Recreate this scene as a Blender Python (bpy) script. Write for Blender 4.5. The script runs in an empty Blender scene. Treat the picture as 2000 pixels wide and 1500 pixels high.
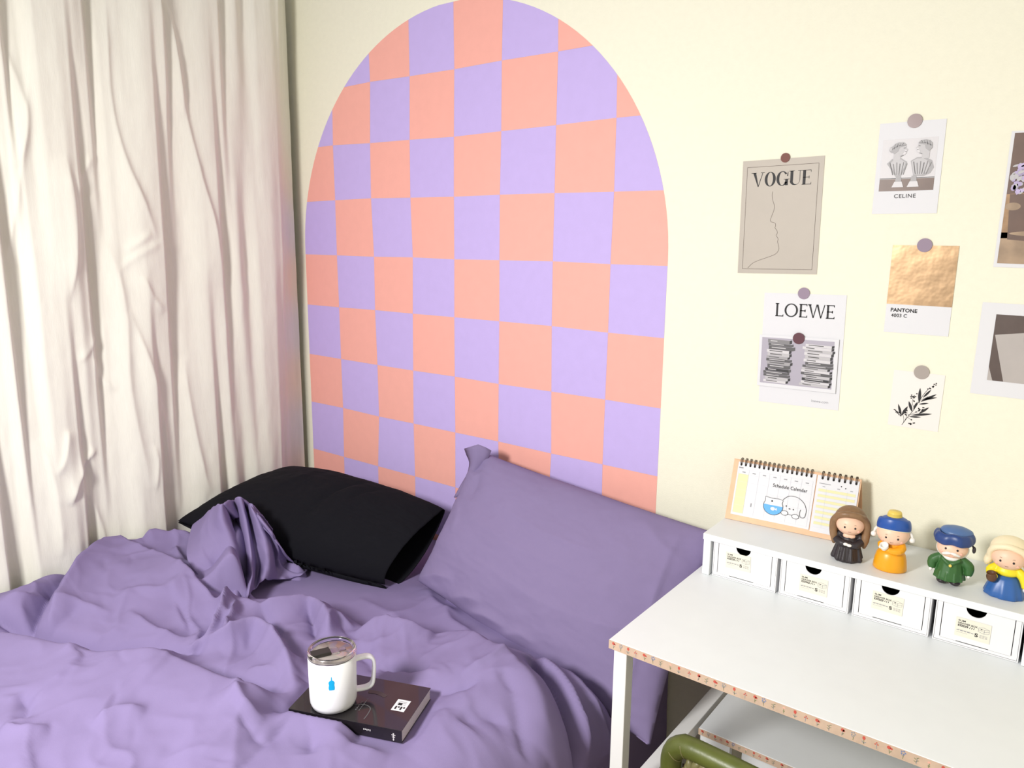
import bpy, bmesh, math, random
import numpy as np
from mathutils import Vector, Matrix

random.seed(7)
rng = np.random.RandomState(11)
SC = bpy.context.scene
COL = SC.collection
PI = math.pi

# ------------------------------------------------------------------ camera, light, exposure
FOC = 1475.0                                   # focal length in pixels of a 2000 x 1500 frame
CAM = np.array([2.5176, -1.912, 1.588])
PITCH, YAW, ROLL = .1898, -.6553, .0103
_f = np.array([math.sin(YAW) * math.cos(PITCH), math.cos(YAW) * math.cos(PITCH), -math.sin(PITCH)])
_r = np.array([math.cos(YAW), -math.sin(YAW), 0.0])
_u = np.cross(_r, _f)
RGT = math.cos(ROLL) * _r + math.sin(ROLL) * _u
UPV = -math.sin(ROLL) * _r + math.cos(ROLL) * _u
FWD = _f
cd = bpy.data.cameras.new('camera')
cd.sensor_width = 36.0
cd.lens = FOC / 2000 * 36.0
cd.clip_start = .05
cam = bpy.data.objects.new('camera', cd)
COL.objects.link(cam)
cam.matrix_world = Matrix(((RGT[0], UPV[0], -FWD[0], CAM[0]), (RGT[1], UPV[1], -FWD[1], CAM[1]),
                           (RGT[2], UPV[2], -FWD[2], CAM[2]), (0, 0, 0, 1)))
SC.camera = cam

W = bpy.data.worlds.new('room_daylight')
SC.world = W
W.use_nodes = True
W.node_tree.nodes['Background'].inputs[0].default_value = (.98, .98, 1.0, 1)
W.node_tree.nodes['Background'].inputs[1].default_value = .42

def area(name, loc, target, size, power, color):
    d = bpy.data.lights.new(name, 'AREA')
    d.shape = 'DISK'
    d.size = size
    d.energy = power
    d.color = color
    o = bpy.data.objects.new(name, d)
    COL.objects.link(o)
    o.location = loc
    o.rotation_euler = (Vector(target) - Vector(loc)).to_track_quat('-Z', 'Y').to_euler()
    return o
area('standing_lamp', (1.3, -2.55, 1.95), (1.55, -.75, .35), .45, 71, (1.0, .98, .95))

vs = SC.view_settings
vs.view_transform = 'Standard'
vs.look = 'None'
vs.gamma = 1.0
vs.use_curve_mapping = False
vs.exposure = -0.13

# ------------------------------------------------------------------ pixel helpers (2000 x 1500)
def ray(x, y):
    return FWD + RGT * (x - 1000) / FOC - UPV * (y - 750) / FOC
def on(x, y, ax, v):
    d = ray(x, y)
    return CAM + d * ((v - CAM[ax]) / d[ax])

# ------------------------------------------------------------------ materials
def mat(name, col, rough=.6, metal=0.0, noise=0.0, nscale=40.0, bump=0.0, bscale=200.0, bdist=.001,
        spec=.5, trans=0.0, coat=0.0, stretch=None, detail=3.0):
    m = bpy.data.materials.new(name)
    m.use_nodes = True
    nt = m.node_tree
    b = nt.nodes['Principled BSDF']
    b.inputs['Base Color'].default_value = (*col, 1)
    b.inputs['Roughness'].default_value = rough
    b.inputs['Metallic'].default_value = metal
    b.inputs['Specular IOR Level'].default_value = spec
    b.inputs['Coat Weight'].default_value = coat
    b.inputs['Transmission Weight'].default_value = trans
    tc = nt.nodes.new('ShaderNodeTexCoord')
    vec = tc.outputs['Object']
    if stretch:
        mp = nt.nodes.new('ShaderNodeMapping')
        mp.inputs['Scale'].default_value = stretch
        nt.links.new(vec, mp.inputs[0])
        vec = mp.outputs[0]
    if noise:
        n = nt.nodes.new('ShaderNodeTexNoise')
        n.inputs['Scale'].default_value = nscale
        n.inputs['Detail'].default_value = detail
        nt.links.new(vec, n.inputs['Vector'])
        rp = nt.nodes.new('ShaderNodeValToRGB')
        rp.color_ramp.elements[0].position = .3
        rp.color_ramp.elements[1].position = .7
        rp.color_ramp.elements[0].color = (*[c * (1 - noise) for c in col], 1)
        rp.color_ramp.elements[1].color = (*[min(1, c * (1 + noise)) for c in col], 1)
        nt.links.new(n.outputs['Fac'], rp.inputs[0])
        nt.links.new(rp.outputs[0], b.inputs['Base Color'])
    if bump:
        n = nt.nodes.new('ShaderNodeTexNoise')
        n.inputs['Scale'].default_value = bscale
        n.inputs['Detail'].default_value = 4
        nt.links.new(vec, n.inputs['Vector'])
        bp = nt.nodes.new('ShaderNodeBump')
        bp.inputs['Strength'].default_value = bump
        bp.inputs['Distance'].default_value = bdist
        nt.links.new(n.outputs['Fac'], bp.inputs['Height'])
        nt.links.new(bp.outputs[0], b.inputs['Normal'])
    return m

M = dict(
    wall=mat('cream_wallpaper', (.86, .84, .69), .8, noise=.012, nscale=60, bump=.35, bscale=260, bdist=.0015),
    floor=mat('floor_vinyl', (.24, .17, .115), .5, noise=.15, nscale=6, stretch=(1, 12, 1)),
    pink=mat('salmon_wall_paint', (.88, .42, .355), .75, noise=.015, nscale=30, bump=.2, bscale=220, bdist=.001),
    lilac=mat('lilac_wall_paint', (.54, .43, .80), .75, noise=.015, nscale=30, bump=.2, bscale=220, bdist=.001),
    curtain=mat('ivory_linen', (.80, .785, .70), .9, noise=.02, nscale=150, bump=.3, bscale=420, bdist=.001, stretch=(1, 1, .12), spec=.15),
    duvet=mat('lavender_cotton', (.24, .192, .36), .88, noise=.02, nscale=9, bump=.22, bscale=500, bdist=.0008, spec=.15),
    pillow=mat('purple_cotton', (.235, .188, .338), .88, noise=.02, nscale=9, bump=.22, bscale=500, bdist=.0008, spec=.15),
    black=mat('black_cotton', (.006, .006, .009), .9, bump=.2, bscale=500, bdist=.0008, spec=.15),
    bedbase=mat('dark_bed_base', (.03, .025, .04), .8, noise=.2),
    mattress=mat('mattress_fabric', (.10, .08, .14), .9, noise=.1),
    white=mat('white_laminate', (.80, .825, .84), .42, noise=.01, nscale=20, bump=.06, bscale=300, bdist=.0006),
    whitemetal=mat('white_painted_steel', (.84, .84, .83), .4),
    card=mat('white_card', (.74, .74, .77), .6),
    plastic=mat('white_board_box', (.80, .80, .815), .45),
    dark=mat('gap_shade_and_dark_parts', (.012, .011, .01), .8),  # near-black: shade inside gaps put into the colour, also the dark chair legs
    ink=mat('black_ink', (.014, .013, .014), .6),
    greyink=mat('grey_ink', (.30, .30, .32), .7),
    lightink=mat('light_grey_ink', (.62, .64, .70), .7),
    taupe=mat('taupe_print', (.47, .42, .36), .5, noise=.02, nscale=14),
    taupeline=mat('brown_line_ink', (.12, .09, .07), .6),
    gold=mat('gold_foil', (.36, .235, .13), .36, metal=.65, noise=.12, nscale=14, bump=.5, bscale=9, bdist=.006),
    sticker_brown=mat('brown_sticker', (.20, .085, .07), .6, spec=.25),
    sticker_plum=mat('plum_sticker', (.13, .055, .07), .6, spec=.25),
    sticker_mauve=mat('mauve_sticker', (.32, .25, .325), .6, spec=.25),
    sticker_grey=mat('warm_grey_sticker', (.40, .35, .32), .6, spec=.25),
    sticker_rose=mat('rose_grey_sticker', (.36, .28, .28), .15),
    labelpaper=mat('cream_label_paper', (.78, .75, .64), .6),
    tape=mat('kraft_washi_tape', (.60, .44, .325), .65, noise=.08, nscale=60),
    kraft=mat('kraft_board', (.80, .52, .33), .7, noise=.05, nscale=50),
    kraftdark=mat('kraft_board_edge', (.33, .19, .11), .8),
    wire=mat('bronze_wire', (.10, .07, .055), .35, metal=.6),
    yellowprint=mat('pale_yellow_print', (.80, .76, .44), .7),
    blueprint=mat('aqua_print', (.12, .42, .86), .6),
    mugwhite=mat('white_enamel', (.86, .87, .89), .28, coat=.3),
    steel=mat('brushed_steel', (.62, .58, .55), .22, metal=1.0),
    lid=mat('clear_lid_plastic', (.95, .95, .96), .04, trans=1.0),
    lidfilm=mat('smoky_lid_face', (.50, .44, .41), .12, metal=.5),
    slider=mat('dark_slider', (.02, .018, .016), .4),
    logo=mat('cyan_logo', (.0, .42, .80), .5),
    bookcover=mat('black_book_cover', (.010, .008, .010), .2, noise=.5, nscale=6, coat=.4),
    bookprint=mat('dim_cover_print', (.040, .030, .027), .3),
    bookgrey=mat('grey_cover_print', (.10, .10, .105), .3),
    paper=mat('book_paper', (.60, .55, .55), .8, noise=.1, nscale=400, stretch=(1, 1, 6)),
    olive=mat('olive_leather', (.088, .105, .018), .38, noise=.15, nscale=25, bump=.3, bscale=120, bdist=.001),
    olivebraid=mat('olive_braid', (.17, .155, .062), .45, noise=.15, nscale=60),
    skin=mat('doll_skin', (.88, .58, .42), .45),
    blush=mat('doll_blush', (.88, .46, .36), .5),
    brownhair=mat('brown_doll_hair', (.24, .135, .065), .45, noise=.12, nscale=120),
    dollblack=mat('charcoal_doll_dress', (.028, .022, .026), .45),
    dollwhite=mat('white_doll_paint', (.86, .84, .80), .4),
    dollblue=mat('royal_blue_doll_paint', (.018, .085, .36), .35),
    dollnavy=mat('navy_doll_paint', (.02, .055, .21), .38),
    dollslate=mat('slate_blue_doll_paint', (.085, .165, .36), .4),
    dollyellow=mat('straw_yellow_doll_paint', (.83, .62, .12), .4),
    dollorange=mat('amber_doll_paint', (.86, .38, .012), .32),
    dollgreen=mat('green_doll_paint', (.035, .125, .03), .45),
    dollcream=mat('cream_doll_paint', (.88, .76, .52), .45),
    dolllemon=mat('lemon_doll_paint', (.88, .74, .02), .4),
    dollskirt=mat('blue_doll_skirt', (.03, .12, .38), .35),
    dollbrown=mat('brown_doll_paint', (.115, .05, .02), .45),
    red=mat('red_print', (.60, .10, .07), .7),
    bluef=mat('blue_print', (.16, .22, .42), .7),
    greenf=mat('olive_print', (.22, .24, .12), .7),
)
for i, g in enumerate((.03, .10, .22, .36, .50, .64)):
    M['grey%d' % i] = mat('photo_grey', (g, g * .97, g * 1.0), .45)
M['photobg'] = mat('photo_lilac_grey', (.42, .39, .46), .45)
M['photobrown'] = mat('photo_brown', (.14, .082, .06), .4, noise=.1, nscale=30)
M['phototan'] = mat('photo_tan', (.36, .25, .16), .4, noise=.25, nscale=22)
M['photoamber'] = mat('photo_amber', (.34, .20, .10), .4, noise=.35, nscale=30)
M['photolilac'] = mat('photo_lilac_flower', (.46, .38, .60), .4, noise=.25, nscale=80)
M['photopaper'] = mat('photo_grey_paper', (.46, .42, .40), .45, noise=.03, nscale=30)
M['photoumber'] = mat('photo_umber', (.10, .07, .06), .45, noise=.08, nscale=40)

# ------------------------------------------------------------------ mesh builder
class MB:
    def __init__(s):
        s.v, s.f, s.m, s.sm = [], [], [], []
    def add(s, vs_, fs, mi=0, smooth=False):
        k = len(s.v)
        s.v += [tuple(map(float, p)) for p in vs_]
        for f in fs:
            s.f.append([i + k for i in f]); s.m.append(mi); s.sm.append(smooth)
        return s
    def box(s, x0, x1, y0, y1, z0, z1, mi=0):
        v = [(x, y, z) for z in (z0, z1) for y in (y0, y1) for x in (x0, x1)]
        return s.add(v, [(0, 2, 3, 1), (4, 5, 7, 6), (0, 1, 5, 4), (2, 6, 7, 3), (0, 4, 6, 2), (1, 3, 7, 5)], mi)
    def prism(s, poly, o, u, v, n, h, mi=0):
        """2-D polygon lifted into the frame o,u,v and given thickness h along n"""
        o, u, v, n = map(np.array, (o, u, v, n))
        a = [o + u * p[0] + v * p[1] for p in poly]
        k = len(a)
        if sum(poly[i][0] * poly[(i + 1) % k][1] - poly[(i + 1) % k][0] * poly[i][1] for i in range(k)) < 0:
            a = a[::-1]
        b = [p + n * h for p in a]
        if np.dot(np.cross(u, v), n) < 0:
            a, b = a[::-1], b[::-1]
        fs = [tuple(range(k - 1, -1, -1)), tuple(range(k, 2 * k))] + [(i, (i + 1) % k, k + (i + 1) % k, k + i) for i in range(k)]
        return s.add(a + b, fs, mi)
    def flat(s, poly, o, u, v, mi=0):
        o, u, v = map(np.array, (o, u, v))
        a = [o + u * p[0] + v * p[1] for p in poly]
        return s.add(a, [tuple(range(len(a)))], mi)
    def grid(s, P, mi=0, smooth=True, cu=False, cv=False):
        P = np.asarray(P); nu, nv = P.shape[:2]
        fs = []
        for i in range(nu if cu else nu - 1):
            for j in range(nv if cv else nv - 1):
                a, b = i, (i + 1) % nu; c, d = j, (j + 1) % nv
                fs.append((a * nv + c, b * nv + c, b * nv + d, a * nv + d))
        return s.add(P.reshape(-1, 3), fs, mi, smooth)
    def lathe(s, prof, n=32, mi=0, loc=(0, 0, 0), mod=None, caps=True, sx=1.0, sy=1.0):
        P = np.zeros((n, len(prof), 3))
        for i in range(n):
            a = 2 * PI * i / n
            for j, (r, z) in enumerate(prof):
                rr = r * (mod(a, z) if mod else 1)
                P[i, j] = (loc[0] + rr * math.cos(a) * sx, loc[1] + rr * math.sin(a) * sy, loc[2] + z)
        k = len(s.v)
        s.grid(P, mi, True, cu=True)
        L = len(prof)
        if caps:
            for j, rev in ((0, True), (L - 1, False)):
                if prof[j][0] > 1e-6:
                    f = [k + i * L + j for i in range(n)]
                    s.f.append(f[::-1] if rev else f); s.m.append(mi); s.sm.append(False)
        return s
    def tube(s, pts, r, n=10, mi=0, closed=False, caps=True):
        pts = np.asarray(pts, float); L = len(pts)
        rr = np.full(L, r) if np.isscalar(r) else np.asarray(r)
        t = np.roll(pts, -1, 0) - np.roll(pts, 1, 0) if closed else np.gradient(pts, axis=0)
        t /= np.linalg.norm(t, axis=1)[:, None] + 1e-12
        a = np.array([0, 0, 1.0]) if abs(t[0][2]) < .9 else np.array([1.0, 0, 0])
        P = np.zeros((L, n, 3))
        nrm = a - t[0] * np.dot(a, t[0]); nrm /= np.linalg.norm(nrm)
        for i in range(L):
            nrm = nrm - t[i] * np.dot(nrm, t[i]); nrm /= np.linalg.norm(nrm) + 1e-12
            bn = np.cross(t[i], nrm)
            for j in range(n):
                an = 2 * PI * j / n
                P[i, j] = pts[i] + rr[i] * (math.cos(an) * nrm + math.sin(an) * bn)
        k = len(s.v)
        s.grid(P, mi, True, cu=closed, cv=True)
        if caps and not closed:
            s.f.append([k + j for j in range(n)][::-1]); s.m.append(mi); s.sm.append(False)
            s.f.append([k + (L - 1) * n + j for j in range(n)]); s.m.append(mi); s.sm.append(False)
        return s
    def ell(s, c, r, nu=20, nv=12, mi=0):
        P = np.zeros((nu, nv + 1, 3))
        for i in range(nu):
            for j in range(nv + 1):
                a = 2 * PI * i / nu; b = -PI / 2 + PI * j / nv
                P[i, j] = (c[0] + r[0] * math.cos(a) * math.cos(b), c[1] + r[1] * math.sin(a) * math.cos(b), c[2] + r[2] * math.sin(b))
        return s.grid(P, mi, True, cu=True)
    def mesh(s, name, mats):
        me = bpy.data.meshes.new(name)
        me.from_pydata(s.v, [], s.f)
        for m_ in (mats if isinstance(mats, (list, tuple)) else [mats]):
            me.materials.append(M[m_] if isinstance(m_, str) else m_)
        me.polygons.foreach_set('material_index', s.m)
        me.polygons.foreach_set('use_smooth', s.sm)
        me.update()
        return me
    def build(s, name, mats, parent=None, bevel=0.0, seg=2):
        o = bpy.data.objects.new(name, s.mesh(name, mats))
        COL.objects.link(o)
        if parent is not None:
            o.parent = parent
        if bevel:
            b = o.modifiers.new('soft_edge', 'BEVEL'); b.width = bevel; b.segments = seg; b.limit_method = 'ANGLE'
            b.harden_normals = False
        return o

def empty(name, loc=(0, 0, 0), rotz=0.0, label=None, cat=None, group=None):
    o = bpy.data.objects.new(name, None)
    o.empty_display_size = .05
    COL.objects.link(o)
    o.location = loc; o.rotation_euler = (0, 0, rotz)
    return tag(o, label, cat, group)
def tag(o, label=None, cat=None, group=None, kind=None):
    if label: o['label'] = label
    if cat: o['category'] = cat
    if group: o['group'] = group
    if kind: o['kind'] = kind
    return o

# grid mesh straight from numpy (fast)
def np_grid(name, P, material, parent=None, keep=None):
    nu, nv = P.shape[:2]
    idx = np.arange(nu * nv).reshape(nu, nv)
    F = np.stack([idx[:-1, :-1], idx[1:, :-1], idx[1:, 1:], idx[:-1, 1:]], -1).reshape(-1, 4)
    V = P.reshape(-1, 3)
    if keep is not None:
        k = keep.reshape(-1)
        F = F[k[F].any(1)]
        used = np.zeros(len(V), bool); used[F] = True
        re = np.cumsum(used) - 1
        V = V[used]; F = re[F]
    me = bpy.data.meshes.new(name)
    me.vertices.add(len(V)); me.vertices.foreach_set('co', V.astype(np.float32).ravel())
    me.loops.add(len(F) * 4); me.loops.foreach_set('vertex_index', F.astype(np.int32).ravel())
    me.polygons.add(len(F))
    me.polygons.foreach_set('loop_start', np.arange(0, len(F) * 4, 4, dtype=np.int32))
    me.polygons.foreach_set('loop_total', np.full(len(F), 4, np.int32))
    me.update(calc_edges=True)
    me.polygons.foreach_set('use_smooth', np.ones(len(F), bool))
    me.materials.append(M[material])
    o = bpy.data.objects.new(name, me); COL.objects.link(o)
    if parent is not None: o.parent = parent
    return o

# value noise
def vnoise(x, y, seed=0):
    r = np.random.RandomState(seed)
    T = r.rand(128, 128)
    xi, yi = np.floor(x).astype(int), np.floor(y).astype(int)
    fx, fy = x - xi, y - yi
    fx = fx * fx * fx * (fx * (fx * 6 - 15) + 10); fy = fy * fy * fy * (fy * (fy * 6 - 15) + 10)
    g = lambda a, b: T[a % 128, b % 128]
    return ((g(xi, yi) * (1 - fx) + g(xi + 1, yi) * fx) * (1 - fy) + (g(xi, yi + 1) * (1 - fx) + g(xi + 1, yi + 1) * fx) * fy) * 2 - 1
def fbm(x, y, seed=0, oct=4):
    a, t = 1.0, 0
    for k in range(oct):
        t = t + a * vnoise(x * 2 ** k + 17 * k, y * 2 ** k - 9 * k, seed + k); a *= .5
    return t

def resample(pts, step):
    pts = np.asarray(pts, float)
    # smooth Catmull-Rom through the points
    out = []
    n = len(pts)
    for i in range(n - 1):
        p0, p1, p2, p3 = pts[max(i - 1, 0)], pts[i], pts[i + 1], pts[min(i + 2, n - 1)]
        k = max(2, int(np.linalg.norm(p2 - p1) / step))
        for t in np.linspace(0, 1, k, endpoint=False):
            out.append(.5 * (2 * p1 + (p2 - p0) * t + (2 * p0 - 5 * p1 + 4 * p2 - p3) * t * t + (3 * p1 - p0 - 3 * p2 + p3) * t ** 3))
    out.append(pts[-1])
    return np.array(out)

def line_field(X, Y, pts):
    """distance, signed side (left +) and position 0..1 along a polyline, for every grid point"""
    best = np.full(X.shape, 1e9); side = np.zeros(X.shape); along = np.zeros(X.shape)
    seg = np.linalg.norm(np.diff(pts, axis=0), axis=1); tot = seg.sum() + 1e-9; acc = 0
    for i in range(len(pts) - 1):
        a, b = pts[i], pts[i + 1]; d = b - a; L2 = (d * d).sum() + 1e-12
        t = np.clip(((X - a[0]) * d[0] + (Y - a[1]) * d[1]) / L2, 0, 1)
        px, py = X - a[0] - t * d[0], Y - a[1] - t * d[1]
        D = np.hypot(px, py)
        m = D < best
        best = np.where(m, D, best)
        side = np.where(m, np.sign(d[0] * py - d[1] * px), side)
        along = np.where(m, (acc + t * seg[i]) / tot, along)
        acc += seg[i]
    return best, side, along

def crease(H, X, Y, pts, amp, wl, wr, p=1.5, taper=.25, step=.02):
    """raise (or sink) a fold along a line; wl / wr are its widths left and right of the line"""
    pts = resample(pts, step)
    R = 3.2 * max(wl, wr)
    x0, y0 = pts.min(0) - R; x1, y1 = pts.max(0) + R
    m = (X > x0) & (X < x1) & (Y > y0) & (Y < y1)
    if not m.any(): return
    D, S, A = line_field(X[m], Y[m], pts)
    w = np.where(S > 0, wl, wr)
    env = np.exp(-(D / w) ** p)
    if taper:
        env *= np.clip(A / taper, 0, 1) ** .7 * np.clip((1 - A) / taper, 0, 1) ** .7
    H[m] += amp * env

# ------------------------------------------------------------------ room shell
FLOOR = .05
LW = -.075                                      # inner face of the left wall
b = MB().box(-.2, 4.2, 0, .12, FLOOR - .02, 2.75)
tag(b.build('wall_back', 'wall'), kind='structure')
b = MB().box(LW - .12, LW, -4.2, .12, FLOOR - .02, 2.75)
tag(b.build('wall_left', 'wall'), kind='structure')
b = MB().box(3.05, 3.17, -3.2, .12, FLOOR - .02, 2.75)  # unseen side wall, added to block fill light from the right under the desk
tag(b.build('added_wall_right', 'wall'), kind='structure')
b = MB().box(LW - .12, 4.2, -4.2, .12, FLOOR - .1, FLOOR)
tag(b.build('floor', 'floor'), kind='structure')

# ------------------------------------------------------------------ checkered arch
arch = empty('checkered_arch', (0, 0, 0), 0, 'tall arch of salmon pink and lilac checks painted on the wall above the bed', 'mural')
LAT = {(c, r): None for c in range(9) for r in range(14)}
meas = {3: {2: (723, 159.9), 3: (800.2, 149), 4: (887.6, 135.3), 5: (980.4, 118.2), 6: (1090.4, 100.6)},
        4: dict(zip(range(1, 8), [(650.5, 283.9), (723, 279.6), (800.2, 273), (886.8, 267.2), (979.3, 256.2), (1086.5, 244.5), (1204.3, 230.1)])),
        5: dict(zip(range(1, 8), [(654.8, 391.2), (725, 387.3), (801.8, 386.1), (886.8, 384.2), (976.5, 380.3), (1083.4, 377.1), (1199.6, 374.4)])),
        6: dict(zip(range(1, 8), [(658.3, 498.7), (730.8, 501.5), (806.5, 502.6), (887.6, 506.5), (975.7, 508.1), (1079.9, 510.4), (1192.6, 515.9)])),
        7: dict(zip(range(1, 8), [(662.6, 600.1), (732.8, 605.6), (806.5, 612.6), (887.6, 619.6), (975.4, 627.4), (1077.9, 636.8), (1187.9, 649.7)])),
        8: dict(zip(range(1, 8), [(666.5, 701.1), (737.5, 712.8), (807.3, 723.8), (888.4, 735.5), (974.2, 749.9), (1077.1, 764.7), (1182.1, 780.3)])),
        9: dict(zip(range(1, 8), [(670.4, 796.7), (740.6, 813.5), (808, 827.1), (889.6, 844.7), (973.4, 862.2), (1076.8, 885.6), (1177, 907)]))}
for (c, r) in LAT:
    if r in meas and c in meas[r]:
        p = on(*meas[r][c], 1, 0); LAT[c, r] = (p[0], p[2])
    else:
        LAT[c, r] = (.2 * c, 2.72 - .2 * r)
ACX, AR, AZ = .793, .787, 1.535
outline = [(ACX - AR, .36), (ACX + AR, .36)] + [(ACX + AR * math.cos(a), AZ + AR * math.sin(a)) for a in np.linspace(0, PI, 72)]
def clip_poly(sub, clp):
    def inside(p, a, b_): return (b_[0] - a[0]) * (p[1] - a[1]) - (b_[1] - a[1]) * (p[0] - a[0]) >= 0
    out = sub
    for i in range(len(clp)):
        a, b_ = clp[i], clp[(i + 1) % len(clp)]
        inp, out = out, []
        for j in range(len(inp)):
            p, q = inp[j - 1], inp[j]
            ip, iq = inside(p, a, b_), inside(q, a, b_)
            if ip != iq:
                d1, d2 = (b_[0] - a[0], b_[1] - a[1]), (q[0] - p[0], q[1] - p[1])
                den = d1[0] * d2[1] - d1[1] * d2[0]
                t = (d1[1] * (p[0] - a[0]) - d1[0] * (p[1] - a[1])) / den if abs(den) > 1e-12 else 0
                out.append((p[0] + d2[0] * t, p[1] + d2[1] * t))
            if iq: out.append(q)
        if not out: return []
    return out
for c in range(8):
    for r in range(1, 12):
        quad = [LAT[c, r + 1], LAT[c + 1, r + 1], LAT[c + 1, r], LAT[c, r]]
        if c == 0: quad[0] = (-.1, quad[0][1]); quad[3] = (-.1, quad[3][1])
        if c == 7: quad[1] = (1.8, quad[1][1]); quad[2] = (1.8, quad[2][1])
        pl = clip_poly(quad, outline)
        if len(pl) < 3: continue
        ar_ = abs(sum(pl[i - 1][0] * pl[i][1] - pl[i][0] * pl[i - 1][1] for i in range(len(pl)))) / 2
        if ar_ < 2e-4: continue
        # each square has its own thin paint edge, a hair apart from its neighbours
        cx, cz = np.mean([p[0] for p in pl]), np.mean([p[1] for p in pl])
        pl = [(cx + (p[0] - cx) * .9985, cz + (p[1] - cz) * .9985) for p in pl]
        MB().prism(pl, (0, -.0002, 0), (1, 0, 0), (0, 0, 1), (0, -1, 0), .0005).build('painted_square', 'pink' if (c + r) % 2 == 0 else 'lilac', arch)

# ------------------------------------------------------------------ curtain
ys = np.linspace(-2.35, -.03, 650)
zs = np.linspace(FLOOR + .01, 2.62, 300)
Yc, Zc = np.meshgrid(ys, zs, indexing='ij')
def pleats(marks):
    """x offset over y from a list of (y, x) knots"""
    yk, xk = np.array(marks).T
    t = np.interp(ys, yk, np.arange(len(yk)))
    i = np.clip(np.floor(t).astype(int), 0, len(yk) - 2); f = t - i
    s_ = f * f * (3 - 2 * f)
    return xk[i] * (1 - s_) + xk[i + 1] * s_
def ypx(px, py, x=.12): return on(px, py, 0, x)[1]
def column(py, dx=0):
    # crest / trough columns read along one height of the photograph
    k = [(-230, .00), (-190, .06), (-130, .05), (-100, .0), (-40, .05), (6, .065), (22, .005), (45, .012), (75, .055), (150, .07), (172, .055), (188, -.005), (206, .01), (245, .030),
         (290, .062), (326, .062), (341, .005), (372, .012), (415, .042), (441, .046), (455, .002), (479, .035), (500, .004), (520, .03), (545, .035), (566, .02), (590, -.05), (614, -.09)]
    L = [(ypx(px + dx, py), x) for px, x in k]
    return [(-2.6, .02)] + [(-2.3 + .12 * i, .05 * (i % 2)) for i in range(3)] + [q for q in L if q[0] > -1.9]
top = pleats(column(0, -8)); mid = pleats(column(500)); bot = pleats(column(1050, 4))
tz = np.clip((Zc - .6) / (2.4 - .6), 0, 1)
w_top = np.clip((tz - .5) * 2, 0, 1); w_bot = np.clip((.5 - tz) * 2, 0, 1); w_mid = 1 - w_top - w_bot
Xc = .055 + .82 * (top[:, None] * w_top + mid[:, None] * w_mid + bot[:, None] * w_bot)
def curtain_line(pix, amp, wl, wr, p=1.3, taper=.2):
    pts = [on(px, py, 0, .12)[1:] for px, py in pix]
    crease(Xc, Yc, Zc, pts, amp * .62, wl * .85, wr, p, taper)
for a_ in ([(218, -20), (226, 170), (250, 300), (288, 400), (312, 468)], [(345, 10), (372, 200), (402, 340), (428, 440), (444, 560)],
           [(330, -30), (352, 60), (372, 230)]):
    curtain_line(a_, .022, .012, .055)
curtain_line([(130, 300), (150, 400), (152, 500), (140, 590)], .016, .012, .03)
curtain_line([(215, 465), (240, 530), (256, 620), (262, 760), (300, 960)], .016, .02, .03)
curtain_line([(262, 610), (300, 720), (335, 840), (345, 960)], .018, .012, .05)
curtain_line([(255, 490), (280, 470), (300, 455)], .012, .012, .014)
curtain_line([(245, 530), (272, 500), (325, 470)], .010, .010, .014)
curtain_line([(285, 540), (305, 580), (330, 610)], .010, .010, .02)
curtain_line([(20, 90), (45, 160), (62, 240), (40, 330)], .016, .015, .03)
curtain_line([(66, 130), (55, 280), (40, 420), (25, 520)], .014, .02, .015)
curtain_line([(200, 880), (175, 910), (160, 940), (140, 990)], .022, .010, .022)
curtain_line([(115, 930), (130, 900), (138, 840)], .014, .012, .02)
curtain_line([(180, 940), (195, 990), (215, 1040), (222, 1090)], .016, .012, .03)
curtain_line([(85, 860), (105, 920), (118, 990), (128, 1090)], .013, .015, .02)
curtain_line([(375, 700), (385, 800), (412, 940), (425, 965)], .018, .015, .03)
curtain_line([(305, 870), (312, 900), (310, 960)], .008, .008, .012)
curtain_line([(195, 700), (215, 745), (240, 765)], .010, .008, .014)
curtain_line([(200, 655), (180, 690), (160, 710)], .008, .008, .014)
curtain_line([(195, 300), (175, 340), (165, 380)], .010, .010, .02)
Xc += .0024 * fbm(Yc * 5, Zc * .9, 3, 3) + .0010 * fbm(Yc * 24, Zc * 8, 8, 3)
Xc = np.maximum(Xc, LW + .02)
P = np.stack([Xc, Yc, Zc], -1)
cur = np_grid('curtain', P, 'curtain')
so = cur.modifiers.new('cloth_thickness', 'SOLIDIFY'); so.thickness = .0015
tag(cur, 'floor-length ivory curtain in loose creased pleats beside the bed', 'curtain')

# ------------------------------------------------------------------ bed
BT, BL_, BR_ = .50, 1.565, .09                   # mattress top, flat width, edge rounding
bed = empty('bed', (.8, -1.0, FLOOR), 0, 'double bed against the checkered wall with a purple fitted sheet', 'bed')
def kid(o, parent):
    o.parent = parent
    o.matrix_parent_inverse = Matrix.Translation(-Vector(parent.location))
    return o
kid(MB().box(.14, 1.645, -2.1, -.02, FLOOR + .02, .27).build('bed_base', 'bedbase', bevel=.01), bed)
kid(MB().box(.14, 1.645, -2.1, -.02, .272, .478).build('mattress', 'mattress', bevel=.05, seg=4), bed)
for lx in (.2, 1.58):
    for ly in (-2.04, -.1):
        kid(MB().lathe([(.022, 0), (.028, .03)], 14, loc=(lx, ly, FLOOR)).build('foot', 'bedbase'), bed)
BQ = BR_ * PI / 2
def base(s, n):
    s = np.asarray(s, float); n = np.asarray(n, float)
    a = np.clip((s - BL_) / BR_, 0, PI / 2)
    x = np.where(s <= BL_, s, BL_ + BR_ * np.sin(a)) + np.sin(a) * n
    z = BT - BR_ + BR_ * np.cos(a) - np.clip(s - BL_ - BQ, 0, None) + np.cos(a) * n
    return x, z
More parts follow.
